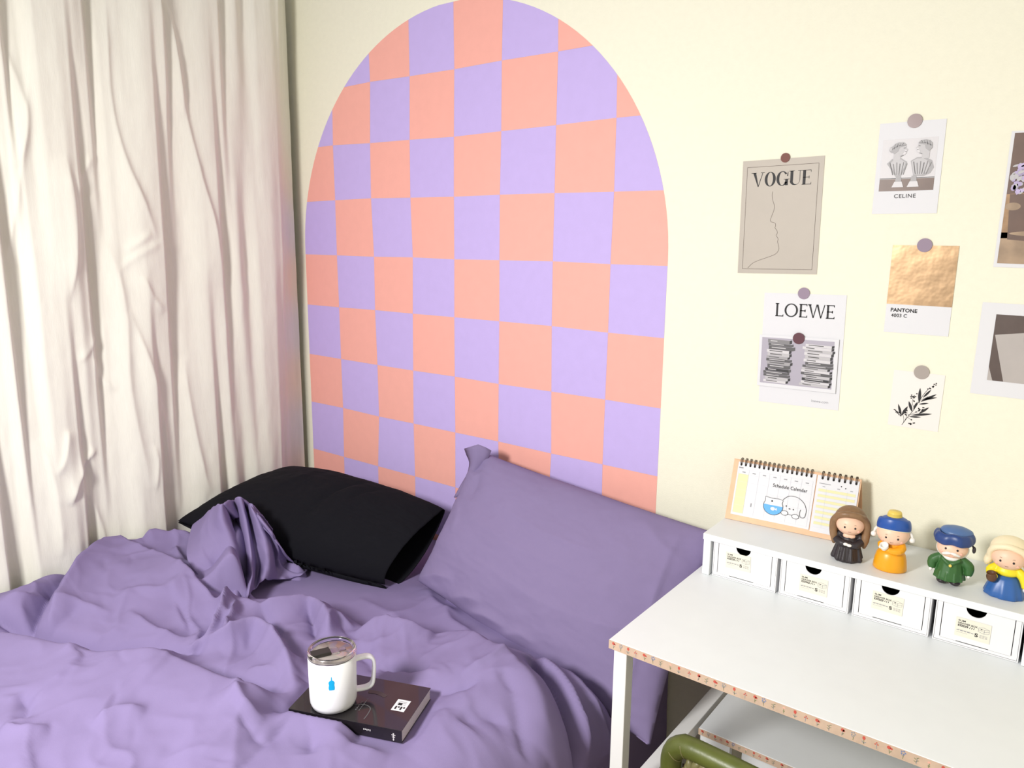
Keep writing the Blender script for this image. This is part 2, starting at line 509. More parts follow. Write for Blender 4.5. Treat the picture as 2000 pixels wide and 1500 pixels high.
def bed_hit(px, py, h):
    """pixel -> bed surface coordinates (across, along) at height h over the mattress"""
    t = np.linspace(.6, 4.2, 3600); d = ray(px, py)
    Pt = CAM + t[:, None] * d
    x, y, z = Pt.T
    n = np.where(x <= BL_, z - BT, np.where(z >= BT - BR_, np.hypot(x - BL_, z - BT + BR_) - BR_, x - BL_ - BR_))
    i = int(np.argmax(n < h))
    a = math.atan2(max(x[i] - BL_, 0), z[i] - BT + BR_) if x[i] > BL_ else 0
    s = x[i] if x[i] <= BL_ else (BL_ + BR_ * a if z[i] >= BT - BR_ else BL_ + BQ + BT - BR_ - z[i])
    return (s, y[i])

# fitted sheet
ss = np.linspace(.135, BL_ + BQ + .37, 320); yy = np.linspace(-2.12, -.012, 320)
S, Y = np.meshgrid(ss, yy, indexing='ij')
H = .003 * fbm(S * 5, Y * 5, 21, 4)
def sheet_line(pix, amp, wl, wr, p=1.3):
    crease(H, S, Y, [bed_hit(px, py, .0) for px, py in pix], amp, wl, wr, p)
sheet_line([(835, 1150), (850, 1180), (900, 1205)], .014, .02, .03)
sheet_line([(845, 1170), (800, 1195), (750, 1205)], .010, .02, .03)
sheet_line([(870, 1190), (880, 1215), (930, 1245)], .014, .015, .03)
sheet_line([(700, 1170), (760, 1200), (820, 1235)], .008, .02, .03)
x, z = base(S, H)
kid(np_grid('fitted_sheet', np.stack([x, Y, z], -1), 'duvet'), bed)

# ------------------------------------------------------------------ duvet
ss = np.arange(.13, BL_ + BQ + .36, .0052); yy = np.arange(-2.15, -.34, .0052)
S, Y = np.meshgrid(ss, yy, indexing='ij')
# outline of the duvet towards the pillows, read off the photograph
edge_px = [(330, 1040, .10), (400, 1000, .16), (440, 978, .20), (470, 975, .20), (500, 992, .16), (530, 1035, .11), (550, 1075, .06),
           (600, 1112, .03), (585, 1130, .01), (545, 1128, .01), (515, 1120, .01), (478, 1150, .01), (488, 1180, .01), (560, 1172, .03), (600, 1168, .05), (650, 1172, .045),
           (720, 1210, .04), (860, 1232, .05), (960, 1252, .05), (1060, 1290, .04), (1120, 1320, .03), (1170, 1370, .02), (1196, 1410, .02)]
edge = [bed_hit(a_, b_, c_) for a_, b_, c_ in edge_px]
poly = np.array([(-.3, edge[0][1] + .06), (.05, edge[0][1] + .05)] + edge + [(edge[-1][0] + .12, edge[-1][1] - .06), (3.0, edge[-1][1] - .2), (3.0, -3), (-.3, -3)])
inside = np.zeros(S.shape, bool)
for i in range(len(poly)):
    (xa, ya), (xb, yb) = poly[i - 1], poly[i]
    c_ = ((ya > Y) != (yb > Y)) & (S < (xb - xa) * (Y - ya) / (yb - ya + 1e-12) + xa)
    inside ^= c_
dist, _, _ = line_field(S, Y, np.vstack([poly, poly[:1]]))
sd = np.where(inside, dist, -dist)
hem = np.clip(sd / .05, 0, 1)
hem = np.sqrt(1 - (1 - hem) ** 2)
H = np.full(S.shape, .045)
def bump_px(px, py, h, r, amp, ry=None):
    s0, y0 = bed_hit(px, py, h)
    H[...] += amp * np.exp(-((S - s0) / r) ** 2 - ((Y - y0) / (ry or r)) ** 2)
def fold(pix, amp, wl, wr, h=.06, p=1.5, taper=.25):
    k_ = 1.0 if max(wl, wr) > .1 else .82
    crease(H, S, Y, [bed_hit(q[0], q[1], q[2] if len(q) > 2 else h) for q in pix], amp * (1.15 if k_ == 1 else 1.6), wl * k_, wr * k_, max(1.05, p - .25), taper)

# large forms
fold([(-60, 1200), (20, 1150), (125, 1108), (235, 1050), (310, 1035), (400, 1010)], .060, .10, .16, h=.12, taper=.12)
bump_px(300, 1130, .10, .17, .055)
fold([(452, 975, .22), (465, 1035, .16), (470, 1110, .08), (462, 1170, .04)], .075, .060, .085, taper=.05, p=2.2)
fold([(440, 985, .19), (390, 1008, .17), (330, 1030, .13), (280, 1050, .11)], .014, .05, .07, taper=.08)
bump_px(200, 1420, .09, .34, .040)
bump_px(520, 1460, .09, .22, .030)
bump_px(930, 1330, .08, .22, .040)
bump_px(1010, 1440, .06, .20, .030)
# patch ridge and its lower left crease
fold([(225, 1055), (262, 1075), (320, 1095), (390, 1138), (445, 1172)], .030, .016, .09, h=.11, p=1.3)
fold([(230, 1060), (180, 1100), (120, 1165), (82, 1222)], .028, .08, .022, h=.10, p=1.3)
fold([(48, 1238), (72, 1200), (102, 1162), (150, 1112), (200, 1068)], -.036, .030, .020, h=.07, p=1.5, taper=.15)
fold([(10, 1180), (60, 1172), (100, 1150)], .016, .02, .03, h=.09)
fold([(60, 1235), (110, 1215), (160, 1190)], -.012, .02, .03, h=.08)
# valley below the patch, long crest of the foreground mass
fold([(-20, 1222), (100, 1240), (220, 1252), (330, 1262), (400, 1252), (440, 1215)], -.040, .030, .040, h=.07, p=1.6)
fold([(-40, 1245), (60, 1262), (140, 1285), (220, 1302), (310, 1306), (360, 1325), (420, 1355), (500, 1380), (575, 1402)], .056, .060, .19, h=.09, p=1.6, taper=.08)
fold([(-20, 1214), (40, 1226), (90, 1240), (157, 1260), (224, 1279), (305, 1290)], -.030, .014, .030, h=.055, p=1.4, taper=.08)
fold([(345, 1308), (420, 1335), (490, 1362), (565, 1388)], -.045, .045, .022, h=.05, p=1.6)
# middle fold with two arms
fold([(300, 1300), (345, 1268), (385, 1253), (440, 1250), (500, 1232), (540, 1262), (565, 1320), (582, 1372)], .038, .05, .03, h=.07, p=1.5)
fold([(400, 1245), (425, 1215), (445, 1180), (458, 1163)], .045, .022, .028, h=.08, p=1.4)
fold([(432, 1240), (455, 1205), (462, 1180)], .020, .012, .014, h=.08, p=1.3)
fold([(370, 1262), (405, 1240), (430, 1205)], -.018, .014, .014, h=.06, p=1.4)
fold([(462, 1165), (500, 1188), (560, 1182), (605, 1176), (630, 1195), (645, 1240)], .032, .03, .045, h=.07, p=1.5)
fold([(600, 1180), (612, 1215), (618, 1245)], -.022, .018, .020, h=.06, p=1.4)
fold([(500, 1192), (530, 1222), (560, 1262), (590, 1310)], -.022, .025, .025, h=.05, p=1.5)
fold([(640, 1240), (655, 1205), (690, 1215)], .018, .02, .025, h=.06, p=1.4)
fold([(690, 1225), (745, 1215), (800, 1232), (850, 1238)], .028, .03, .06, h=.07, p=1.5)
fold([(735, 1300), (790, 1322), (840, 1330)], -.020, .03, .02, h=.05, p=1.5)
fold([(830, 1360), (880, 1372), (935, 1372)], -.014, .018, .02, h=.06, p=1.3)
fold([(840, 1238), (905, 1260), (960, 1300), (1010, 1345), (1035, 1410), (1040, 1480)], .022, .04, .09, h=.06, p=1.6)
# folds where it slides over the bed edge
fold([(1030, 1290), (1062, 1330), (1088, 1390), (1105, 1450), (1115, 1510)], -.040, .016, .018, h=.05, p=1.4, taper=.15)
fold([(1045, 1285), (1085, 1330), (1115, 1400), (1135, 1480)], .020, .022, .022, h=.06, p=1.5)
fold([(1100, 1315), (1140, 1370), (1165, 1430), (1185, 1500)], .016, .018, .02, h=.05, p=1.4)
fold([(1120, 1330), (1155, 1385), (1180, 1440)], -.016, .012, .014, h=.04, p=1.4)
fold([(985, 1360), (1000, 1420), (1005, 1490)], -.012, .02, .03, h=.06, p=1.4)
fold([(350, 1075, .13), (372, 1110, .10), (392, 1140, .09)], -.014, .014, .014, p=1.4, taper=.15)
fold([(340, 1045, .13), (350, 1080, .12), (340, 1100, .11)], .010, .02, .02, p=1.4, taper=.15)
fold([(430, 1150, .07), (455, 1165, .05), (470, 1180, .04)], -.012, .01, .012, p=1.4, taper=.15)
# smaller creases over the open areas
for pix, amp in (([(250, 1200), (300, 1225), (360, 1240)], .007), ([(330, 1170), (360, 1200), (375, 1235)], -.008), ([(90, 1205), (150, 1195), (220, 1205)], .006),
                 ([(40, 1380), (60, 1400), (40, 1430)], -.009), ([(180, 1450), (230, 1430), (290, 1425)], .007), ([(455, 1420), (480, 1450), (520, 1475)], -.008),
                 ([(0, 1440), (50, 1455), (100, 1445)], .009), ([(590, 1420), (610, 1450), (605, 1485)], -.009), ([(790, 1470), (830, 1440), (860, 1400)], .009),
                 ([(640, 1450), (700, 1470), (760, 1480)], .008), ([(460, 1395), (480, 1430), (520, 1440)], .009), ([(1000, 1300), (960, 1330), (900, 1345)], .007),
                 ([(150, 1340), (170, 1320), (150, 1300)], -.006), ([(480, 1300), (520, 1310), (545, 1330)], .007), ([(900, 1430), (940, 1415), (985, 1425)], -.008),
                 ([(690, 1245), (720, 1275), (735, 1310)], -.008), ([(380, 1230), (350, 1200), (340, 1160)], .006)):
    fold(pix, amp * 1.5, .020, .032, h=.07, p=1.4)
# fine wrinkling
rr_ = np.random.RandomState(5)
for q in range(130):
    s0, y0 = rr_.uniform(.2, 1.62), rr_.uniform(-1.75, -.5)
    a_ = rr_.normal(-.55, .65); ln = rr_.uniform(.05, .17); k_ = rr_.normal(0, .35)
    pts = [(s0, y0), (s0 + ln * .5 * math.cos(a_), y0 + ln * .5 * math.sin(a_)), (s0 + ln * math.cos(a_ + k_), y0 + ln * math.sin(a_ + k_))]
    w_ = rr_.uniform(.006, .012)
    crease(H, S, Y, pts, rr_.choice([-1, 1]) * rr_.uniform(.0018, .0042), w_, w_ * rr_.uniform(.8, 2.4), 1.2, .4)
wx = S + .05 * fbm(S * 6, Y * 6, 40, 2); wy = Y + .05 * fbm(S * 6, Y * 6, 50, 2)
rid = 1 - np.abs(fbm(wx * 7, wy * 7, 60, 3))
ca_, sa_ = math.cos(-.5), math.sin(-.5)
al, ac = wx * ca_ + wy * sa_, -wx * sa_ + wy * ca_
rid2 = (1 - np.abs(fbm(al * 2.6, ac * 8.5, 91, 2)).clip(0, 1)) ** 3
rid3 = (1 - np.abs(fbm(al * 5 + 3, ac * 4, 95, 2)).clip(0, 1)) ** 4
H += .0075 * (rid2 - .3) + .005 * (rid3 - .2)
H += .005 * (rid - .6) + .006 * fbm(S * 4, Y * 4, 31, 4)
# the book lies in a flattened hollow with the cloth rising at its near edge
BK = [np.array(p) for p in ((1.262, -1.048), (1.505, -.951), (1.437, -.809))]
BK.append(BK[0] + BK[2] - BK[1])
BOOKZ = .572                                     # underside of the book
bd, _, _ = line_field(S, Y, np.array(BK + BK[:1]))
e1 = (BK[1] - BK[0]) / np.linalg.norm(BK[1] - BK[0]); e2 = (BK[3] - BK[0]); e2 = e2 - e1 * e2.dot(e1); BKD = np.linalg.norm(e2); e2 /= BKD
BKW = np.linalg.norm(BK[1] - BK[0])
lu = (S - BK[0][0]) * e1[0] + (Y - BK[0][1]) * e1[1]; lv = (S - BK[0][0]) * e2[0] + (Y - BK[0][1]) * e2[1]
inb = (lu > 0) & (lu < BKW) & (lv > 0) & (lv < BKD)
wgt = np.where(inb, 1, np.exp(-(bd / .05) ** 2))
H = H * (1 - wgt) + np.minimum(H, BOOKZ - BT - .002) * wgt * .3 + (BOOKZ - BT - .003) * wgt * .7
H = np.where(inb, np.minimum(H, BOOKZ - BT - .002), H)
def lip(u0, v0, u1, v1, amp, wl, wr):
    a_ = BK[0] + e1 * u0 + e2 * v0; c_ = BK[0] + e1 * u1 + e2 * v1
    crease(H, S, Y, [a_, (a_ + c_) / 2, c_], amp, wl, wr, 2.0, .2)
lip(-.03, -.012, .17, -.014, .034, .008, .04)
lip(-.02, .0, -.035, .13, .012, .03, .01)
H = np.where(inb, np.minimum(H, BOOKZ - BT - .002), H)
H = np.maximum(H, .012) * hem - .03 * np.clip(-sd / .02, 0, 1) - .004 * (1 - hem)
x, z = base(S, H)
dv = np_grid('duvet', np.stack([x, Y, z], -1), 'duvet', keep=sd > -.02)
# the gathered, turned up corner: a cloth lofted over its own folds
def dpt(px, py, h):
    s_, y_ = bed_hit(px, py, h); x_, z_ = base(s_, h)
    return np.array((float(x_), y_, float(z_)))
RID = (.275, .225, .165, .105, .058)
def cv(pix, dh=0.0, hs=RID):
    P_ = [dpt(a_, b_, max(.012, h_ + dh * (1.0 if i_ < 4 else .4))) for i_, ((a_, b_), h_) in enumerate(zip(pix, hs))]
    back = P_[0] + np.array((-.03, .07, -.075))
    return resample([back, P_[0] * .85 + back * .15 + np.array((0, 0, .010))] + P_, .012)
cvs = [cv([(376, 1022), (366, 1056), (366, 1095), (398, 1130), (440, 1162)], 0, (.13, .125, .115, .085, .05)),
       cv([(402, 1004), (392, 1040), (395, 1080), (412, 1120), (446, 1160)], 0, (.185, .165, .135, .092, .052)),
       cv([(420, 990), (413, 1025), (416, 1068), (430, 1112), (452, 1160)], 0, (.235, .195, .15, .097, .054)),
       cv([(430, 983), (430, 1015), (444, 1058), (452, 1105), (458, 1165)], .004),
       cv([(442, 978), (446, 1012), (462, 1058), (468, 1108), (464, 1172)], -.004),
       cv([(453, 982), (457, 1015), (471, 1062), (480, 1110), (474, 1174)], -.055),
       cv([(462, 976), (470, 1005), (480, 1055), (486, 1108), (480, 1172)], -.006),
       cv([(474, 979), (483, 1012), (490, 1064), (494, 1116), (486, 1166)], -.010),
       cv([(480, 988), (490, 1030), (500, 1082), (503, 1122), (496, 1150)], -.058),
       cv([(486, 982), (502, 1018), (518, 1064), (524, 1104), (516, 1134)], -.004, (0.267, 0.220, 0.157, 0.098, 0.051)),
       cv([(494, 990), (516, 1024), (532, 1064), (537, 1100), (534, 1130)], -.010, (0.260, 0.210, 0.147, 0.088, 0.041)),
       cv([(498, 1002), (522, 1038), (534, 1072), (536, 1104), (544, 1130)], -.034, (0.255, 0.205, 0.143, 0.084, 0.036)),
       cv([(502, 1004), (530, 1040), (543, 1070), (545, 1098), (556, 1128)], -.012, (0.255, 0.200, 0.135, 0.080, 0.032)),
       cv([(505, 1012), (536, 1050), (549, 1080), (553, 1106), (570, 1128)], -.040, (0.255, 0.200, 0.135, 0.078, 0.030)),
       cv([(506, 1018), (540, 1056), (556, 1086), (572, 1102), (590, 1122)], -.048, (0.255, 0.200, 0.135, 0.078, 0.046)),
       cv([(506, 1024), (542, 1062), (562, 1090), (588, 1106), (602, 1114)], -.056, (0.255, 0.200, 0.135, 0.080, 0.036))]
n_ = 44
cvs = [c_[np.linspace(0, len(c_) - 1, n_).astype(int)] for c_ in cvs]
cols_ = [resample([c_[i_] for c_ in cvs], .006) for i_ in range(n_)]
m_ = 96
G_ = np.array([c_[np.linspace(0, len(c_) - 1, m_).astype(int)] for c_ in cols_])
for _ in range(3):                                # relax the sampling steps
    G_[1:-1] = .5 * G_[1:-1] + .25 * (G_[:-2] + G_[2:])
    G_[:, 1:-1] = .5 * G_[:, 1:-1] + .25 * (G_[:, :-2] + G_[:, 2:])
gu, gv = np.meshgrid(np.arange(n_) / 9.0, np.arange(m_) / 9.0, indexing='ij')
G_[..., 2] += .0035 * fbm(gu, gv, 77, 3) + .010 * ((1 - np.abs(fbm(gu * .35 + .5 * gv, gv * .55, 79, 2)).clip(0, 1)) ** 3 - .3) * np.clip((m_ - 1 - np.arange(m_)) / 20, 0, 1)
tc_ = np_grid('turned_corner', G_, 'duvet', dv)
so = tc_.modifiers.new('cloth_thickness', 'SOLIDIFY'); so.thickness = .004; so.offset = -1
sb_ = tc_.modifiers.new('smooth_cloth', 'SUBSURF'); sb_.levels = 1; sb_.render_levels = 1
tag(dv, 'rumpled lavender duvet thrown across the bed with one corner bunched up', 'duvet')

# ------------------------------------------------------------------ pillows
def pillow(name, corners, T, material, nu=150, nv=110, open_end=False, wrinkles=(), seed=0, sag=.03, sagv=None, power=2.6, back=.75, flange=0.0, bulge_shift=(0, 0)):
    TL, TR, BRc, BLc = [np.array(c, float) for c in corners]
    u = np.linspace(-1, 1, nu); v = np.linspace(-1, 1, nv)
    U, V = np.meshgrid(u, v, indexing='ij')
    def bil(U, V):
        a_, b_ = (U + 1) / 2, (V + 1) / 2
        return ((1 - a_) * b_)[..., None] * TL + (a_ * b_)[..., None] * TR + (a_ * (1 - b_))[..., None] * BRc + ((1 - a_) * (1 - b_))[..., None] * BLc
    # edges drawn in slightly between the corners
    Ue = U * (1 - sag * (1 - V ** 2)); Ve = V * (1 - (sag * .6 if sagv is None else sagv) * (1 - np.abs(U) ** 2.4))
    Pm = bil(Ue, Ve)
    nrm = np.cross(TR - BLc, TL - BRc); nrm /= np.linalg.norm(nrm)
    if nrm[1] > 0: nrm = -nrm
    k = 1 - flange
    Uf, Vf = np.clip((U - bulge_shift[0]) / k, -1, 1), np.clip((V - bulge_shift[1]) / k, -1, 1)
    pu = 1 - np.abs(Uf) ** power
    if open_end: pu = np.where(U > 0, 1 - (.68 + .29 * Vf) * np.abs(Uf) ** 2.2, pu)
    prof = np.sqrt(np.clip(pu, 0, 1) * np.clip(1 - np.abs(Vf) ** power, 0, 1)) ** .95
    Hs = np.zeros(U.shape)
    for pts, amp, wl, wr in wrinkles:
        crease(Hs, U, V, np.array(pts), amp, wl, wr, 1.4, .3, .05)
    Hs += .0028 * fbm(U * 3 + 5, V * 3, seed, 4) + .0012 * (1 - np.abs(fbm(U * 6 + .6 * fbm(U * 3, V * 3, seed + 3, 2), V * 8, seed + 9, 3)))
    front = Pm + nrm * (T * .5 * prof + Hs + .001)[..., None]
    rear = Pm - nrm * (T * .5 * back * prof + .3 * Hs)[..., None]
    if open_end:
        return front, rear
    ring = np.concatenate([front, rear[::-1]], 0)      # front then back, as one closed skin
    n2 = nu * 2
    o = np_grid(name, np.concatenate([ring, ring[:1]], 0), material)
    bm = bmesh.new(); bm.from_mesh(o.data); bmesh.ops.remove_doubles(bm, verts=bm.verts, dist=.0007)
    bmesh.ops.holes_fill(bm, edges=[e for e in bm.edges if e.is_boundary])
    bmesh.ops.recalc_face_normals(bm, faces=bm.faces)
    for f in bm.faces: f.smooth = True
    bm.to_mesh(o.data); bm.free()
    return o

purple = pillow('pillow', [(.972, -.085, .906), (1.817, -.115, .842), (1.805, -.43, .40), (.915, -.31, .515)], .19, 'pillow', seed=70, sag=.035, power=2.4, back=.62,
    wrinkles=[([(-.9, .9), (-.8, .6), (-.78, .3)], -.010, .05, .08), ([(-.95, .7), (-.86, .62), (-.8, .75)], .008, .05, .05),
              ([(-.98, -.98), (-.8, -.78), (-.6, -.7)], .010, .05, .07), ([(-.6, -.96), (-.45, -.8), (-.3, -.74)], .012, .05, .07),
              ([(-.42, -.97), (-.25, -.86), (-.05, -.84)], .012, .04, .06), ([(-.1, -.97), (.05, -.82), (.2, -.8)], .010, .05, .06),
              ([(-.7, .1), (-.1, .02), (.6, .1)], .004, .05, .09), ([(-.6, .45), (0, .32), (.7, .42)], .004, .05, .09),
              ([(-.5, -.3), (.1, -.38), (.6, -.3)], .004, .05, .09), ([(.82, .9), (.84, 0), (.84, -.9)], .006, .015, .03),
              ([(.5, -.3), (.75, -.2), (.9, -.05)], .008, .05, .07), ([(.55, .9), (.75, .7), (.95, .6)], .006, .05, .07),
              ([(-.96, .3), (-.85, .1), (-.8, -.2)], .005, .04, .08)])
tag(purple, 'big purple pillow propped against the checkered wall, corner hanging over the bed edge', 'pillow')
# folded ear of the pillowcase at its upper left corner
ear = MB()
outer = [(908, 876), (913, 890), (918, 903), (914, 925), (900, 950), (886, 975)]
crest = [(934, 868), (934, 884), (932, 902), (922, 926), (905, 951), (889, 976)]
inner_ = [(960, 880), (954, 894), (944, 912), (928, 934), (909, 956), (892, 979)]
rows_ = []
for c_, dy in ((outer, -.095), (crest, -.135), (inner_, -.112)):
    rows_.append(resample([on(a_, b_, 1, dy - .006 * i_) for i_, (a_, b_) in enumerate(c_)], .012)[:15])
n_ = min(len(r_) for r_ in rows_)
rows_ = [r_[np.linspace(0, len(r_) - 1, n_).astype(int)] for r_ in rows_]
full = [rows_[0], (rows_[0] + rows_[1]) / 2 + np.array((0, -.006, 0)), rows_[1], (rows_[1] + rows_[2]) / 2 + np.array((0, .004, 0)), rows_[2]]
ear.grid(np.array(full))
eo = ear.build('pillowcase_fold', 'pillow', purple)
sm_ = eo.modifiers.new('cloth_thickness', 'SOLIDIFY'); sm_.thickness = .003

F_, R_ = pillow('x', [(.145, -.215, .715), (.889, -.155, .70), (.86, -.40, .515), (.125, -.665, .625)], .21, 'black', open_end=True, seed=90, sag=-.03, sagv=-.085, power=2.2, back=.8,
    wrinkles=[([(.25, .8), (.1, .2), (.12, -.7)], -.010, .04, .05), ([(.42, .7), (.34, .4), (.3, .1)], -.006, .03, .04), ([(.2, .6), (.3, .1), (.3, -.6)], .006, .08, .1),
              ([(-.4, .8), (-.35, .3), (-.5, -.3)], .006, .06, .1)])
ring = np.concatenate([F_[::-1].transpose(1, 0, 2), R_.transpose(1, 0, 2)[::-1]], 0)   # round the opening, along the length
bl = np_grid('pillow', np.concatenate([ring, ring[:1]], 0), 'black')
bm = bmesh.new(); bm.from_mesh(bl.data); bmesh.ops.remove_doubles(bm, verts=bm.verts, dist=.0007)
for f in bm.faces: f.smooth = True
bm.to_mesh(bl.data); bm.free()
so = bl.modifiers.new('cloth_thickness', 'SOLIDIFY'); so.thickness = .003
tag(bl, 'black pillow lying by the curtain, its case open at one end', 'pillow')

# ------------------------------------------------------------------ desk
DX0, DX1, DY, DZ = 1.811, 2.95, -.656, .782
desk = empty('desk', (DX0, DY, FLOOR), 0, 'white desk with flower-printed tape along its front edge', 'desk')
def dk(mb, name, m, bevel=.0015): return kid(mb.build(name, m, bevel=bevel), desk)
dk(MB().box(DX0, DX1, DY, -.004, DZ - .020, DZ), 'desktop', 'white')
LX0 = 1.8165
for x0 in (LX0, DX1 - .038):
    for y0 in (DY + .012, -.05):
        dk(MB().box(x0, x0 + .03, y0, y0 + .03, FLOOR, DZ - .0205), 'leg', 'whitemetal')
    dk(MB().box(x0 + .004, x0 + .039, DY + .043, -.051, .362, .398), 'side_rail', 'whitemetal')
    dk(MB().box(x0 + .003, x0 + .027, DY + .043, -.051, DZ - .05, DZ - .0205), 'top_rail', 'whitemetal')
SY = -.292
SX0, SZ = 1.868, .402
dk(MB().box(SX0, DX1 - .05, SY, -.052, SZ - .018, SZ), 'lower_shelf', 'white')
dk(MB().box(SX0, 1.945, SY + .012, SY + .03, .27, SZ - .0185), 'shelf_bracket', 'white')
dk(MB().box(1.962, 2.05, SY + .05, SY + .07, .10, SZ - .0185), 'shelf_divider', 'white')

def washi(x0, x1, y, z0, z1, step):
    strip = MB().box(x0, x1, y - .0008, y - .0001, z0, z1)
    t = kid(strip.build('washi_tape', 'tape'), desk)
    fl = MB(); h = z1 - z0; zc = (z0 + z1) / 2; yy_ = y - .0011
    k = 0; xx = x0 + step * .6
    def disc(cx, cz, r, mi, n=7, rz=None):
        fl.flat([(r * math.cos(2 * PI * i / n), (rz or r) * math.sin(2 * PI * i / n)) for i in range(n)], (cx, yy_, cz), (1, 0, 0), (0, 0, 1), mi)
    def stem(xa, za, xb, zb, w, mi):
        d = np.array((xb - xa, zb - za)); d /= np.linalg.norm(d); nx, nz = -d[1] * w / 2, d[0] * w / 2
        fl.flat([(xa + nx, za + nz), (xa - nx, za - nz), (xb - nx, zb - nz), (xb + nx, zb + nz)], (0, yy_ + .0001, 0), (1, 0, 0), (0, 0, 1), mi)
    while xx < x1 - .004:
        kind = [0, 1, 2, 3, 4, 5, 6, 7, 8, 3, 9, 6][k % 12]
        lean = random.uniform(-.0015, .0015)
        stem(xx, zc - h * .34, xx + lean, zc + h * .18, .0009, 2 if kind % 3 else 3)
        top_ = zc + h * .24
        if kind in (0, 4, 9):
            disc(xx + lean, top_, .0032, 0); disc(xx + .0025, top_ - .001, .002, 0); stem(xx, zc - h * .2, xx + .003, zc - h * .05, .0012, 2)
        elif kind in (1, 5):
            for q in range(5): disc(xx + .003 * math.cos(q * 1.26), top_ + .003 * math.sin(q * 1.26), .0014, 1 if kind == 5 else 3)
            stem(xx, zc - h * .1, xx - .003, zc + h * .05, .0012, 3)
        elif kind in (2, 8):
            disc(xx + lean, top_, .0026, 0, rz=.0036); stem(xx, zc - h * .25, xx + .0035, zc - h * .1, .0013, 3); stem(xx, zc - h * .25, xx - .0035, zc - h * .1, .0013, 3)
        elif kind == 3:
            for q in range(3): disc(xx + lean + .002 * (q - 1), top_ - .003 * abs(q - 1), .0013, 0)
        elif kind == 6:
            for q in range(4): stem(xx, zc - h * .2 + q * h * .13, xx + (.0035 if q % 2 else -.0035), zc - h * .1 + q * h * .13, .0011, 2)
        else:
            disc(xx, top_, .0024, 4, rz=.0018); disc(xx, zc - h * .1, .0016, 2)
        xx += step * random.uniform(.85, 1.15); k += 1
    o = fl.build('flower_print', ['red', 'bluef', 'greenf', 'greyink', 'blush'], t)
    o['kind'] = 'stuff'
    return t
washi(DX0, DX1, DY, DZ - .0195, DZ - .0008, .019)
washi(SX0, DX1 - .05, SY, SZ - .0175, SZ - .0008, .017)

# ------------------------------------------------------------------ desktop riser
RZ, RY = .888, -.244
riser = empty('desk_riser', (1.829, RY, DZ), 0, 'low white riser shelf on the desk against the wall', 'shelf')
def rk(mb, name, m='white', bevel=.0012): return kid(mb.build(name, m, bevel=bevel), riser)
rk(MB().box(1.829, 2.512, RY, -.004, RZ - .0155, RZ), 'top_board')
for x0 in (1.830, 2.489):
    rk(MB().box(x0, x0 + .018, RY + .003, -.006, DZ + .0004, RZ - .016), 'side_panel')

# ------------------------------------------------------------------ drawer boxes
def text_geo(s, size, bold=0.0, shear=0.0, space=1.0):
    cu = bpy.data.curves.new('lettering', 'FONT'); cu.body = s; cu.size = size; cu.offset = bold; cu.shear = shear; cu.space_character = space
    cu.align_x = 'LEFT'
    ob = bpy.data.objects.new('lettering', cu); COL.objects.link(ob)
    me = bpy.data.meshes.new_from_object(ob.evaluated_get(bpy.context.evaluated_depsgraph_get()))
    vs_ = [tuple(v.co) for v in me.vertices]; fs = [tuple(p.vertices) for p in me.polygons]
    bpy.data.objects.remove(ob); bpy.data.curves.remove(cu); bpy.data.meshes.remove(me)
    return vs_, fs
def put_text(mb, s, x, y, height, width, o, u, v, mi=0, bold=0.0, space=1.0):
    """text with its lower left corner at (x, y) in the frame o,u,v, cap height and width in metres"""
    vs_, fs = text_geo(s, 1.0, bold, 0, space)
    a_ = np.array(vs_); lo = a_.min(0); hi = a_.max(0)
    sx = width / (hi[0] - lo[0]); sy = height / (hi[1] - lo[1])
    o, u, v = map(np.array, (o, u, v))
    mb.add([o + u * (x + (p[0] - lo[0]) * sx) + v * (y + (p[1] - lo[1]) * sy) for p in a_], fs, mi)
def stroke(mb, pts, w, o, u, v, mi=0):
    """flat pen line; w a width or one per point"""
    pts = np.asarray(pts, float); n = len(pts)
    ww = np.full(n, w) if np.isscalar(w) else np.asarray(w, float)
    t = np.gradient(pts, axis=0); t /= np.linalg.norm(t, axis=1)[:, None] + 1e-12
    nr = np.stack([-t[:, 1], t[:, 0]], 1)
    o, u, v = map(np.array, (o, u, v))
    A = pts + nr * ww[:, None] / 2; B = pts - nr * ww[:, None] / 2
    vs_ = [o + u * p[0] + v * p[1] for p in A] + [o + u * p[0] + v * p[1] for p in B]
    mb.add(vs_, [(i, n + i, n + i + 1, i + 1) for i in range(n - 1)], mi)
def rect(mb, x0, y0, x1, y1, o, u, v, mi=0): mb.flat([(x0, y0), (x1, y0), (x1, y1), (x0, y1)], o, u, v, mi)
def disc2(mb, cx, cy, rx, ry, o, u, v, mi=0, n=24, rot=0.0):
    c, s = math.cos(rot), math.sin(rot)
    mb.flat([(cx + rx * math.cos(2 * PI * i / n) * c - ry * math.sin(2 * PI * i / n) * s, cy + rx * math.cos(2 * PI * i / n) * s + ry * math.sin(2 * PI * i / n) * c) for i in range(n)], o, u, v, mi)

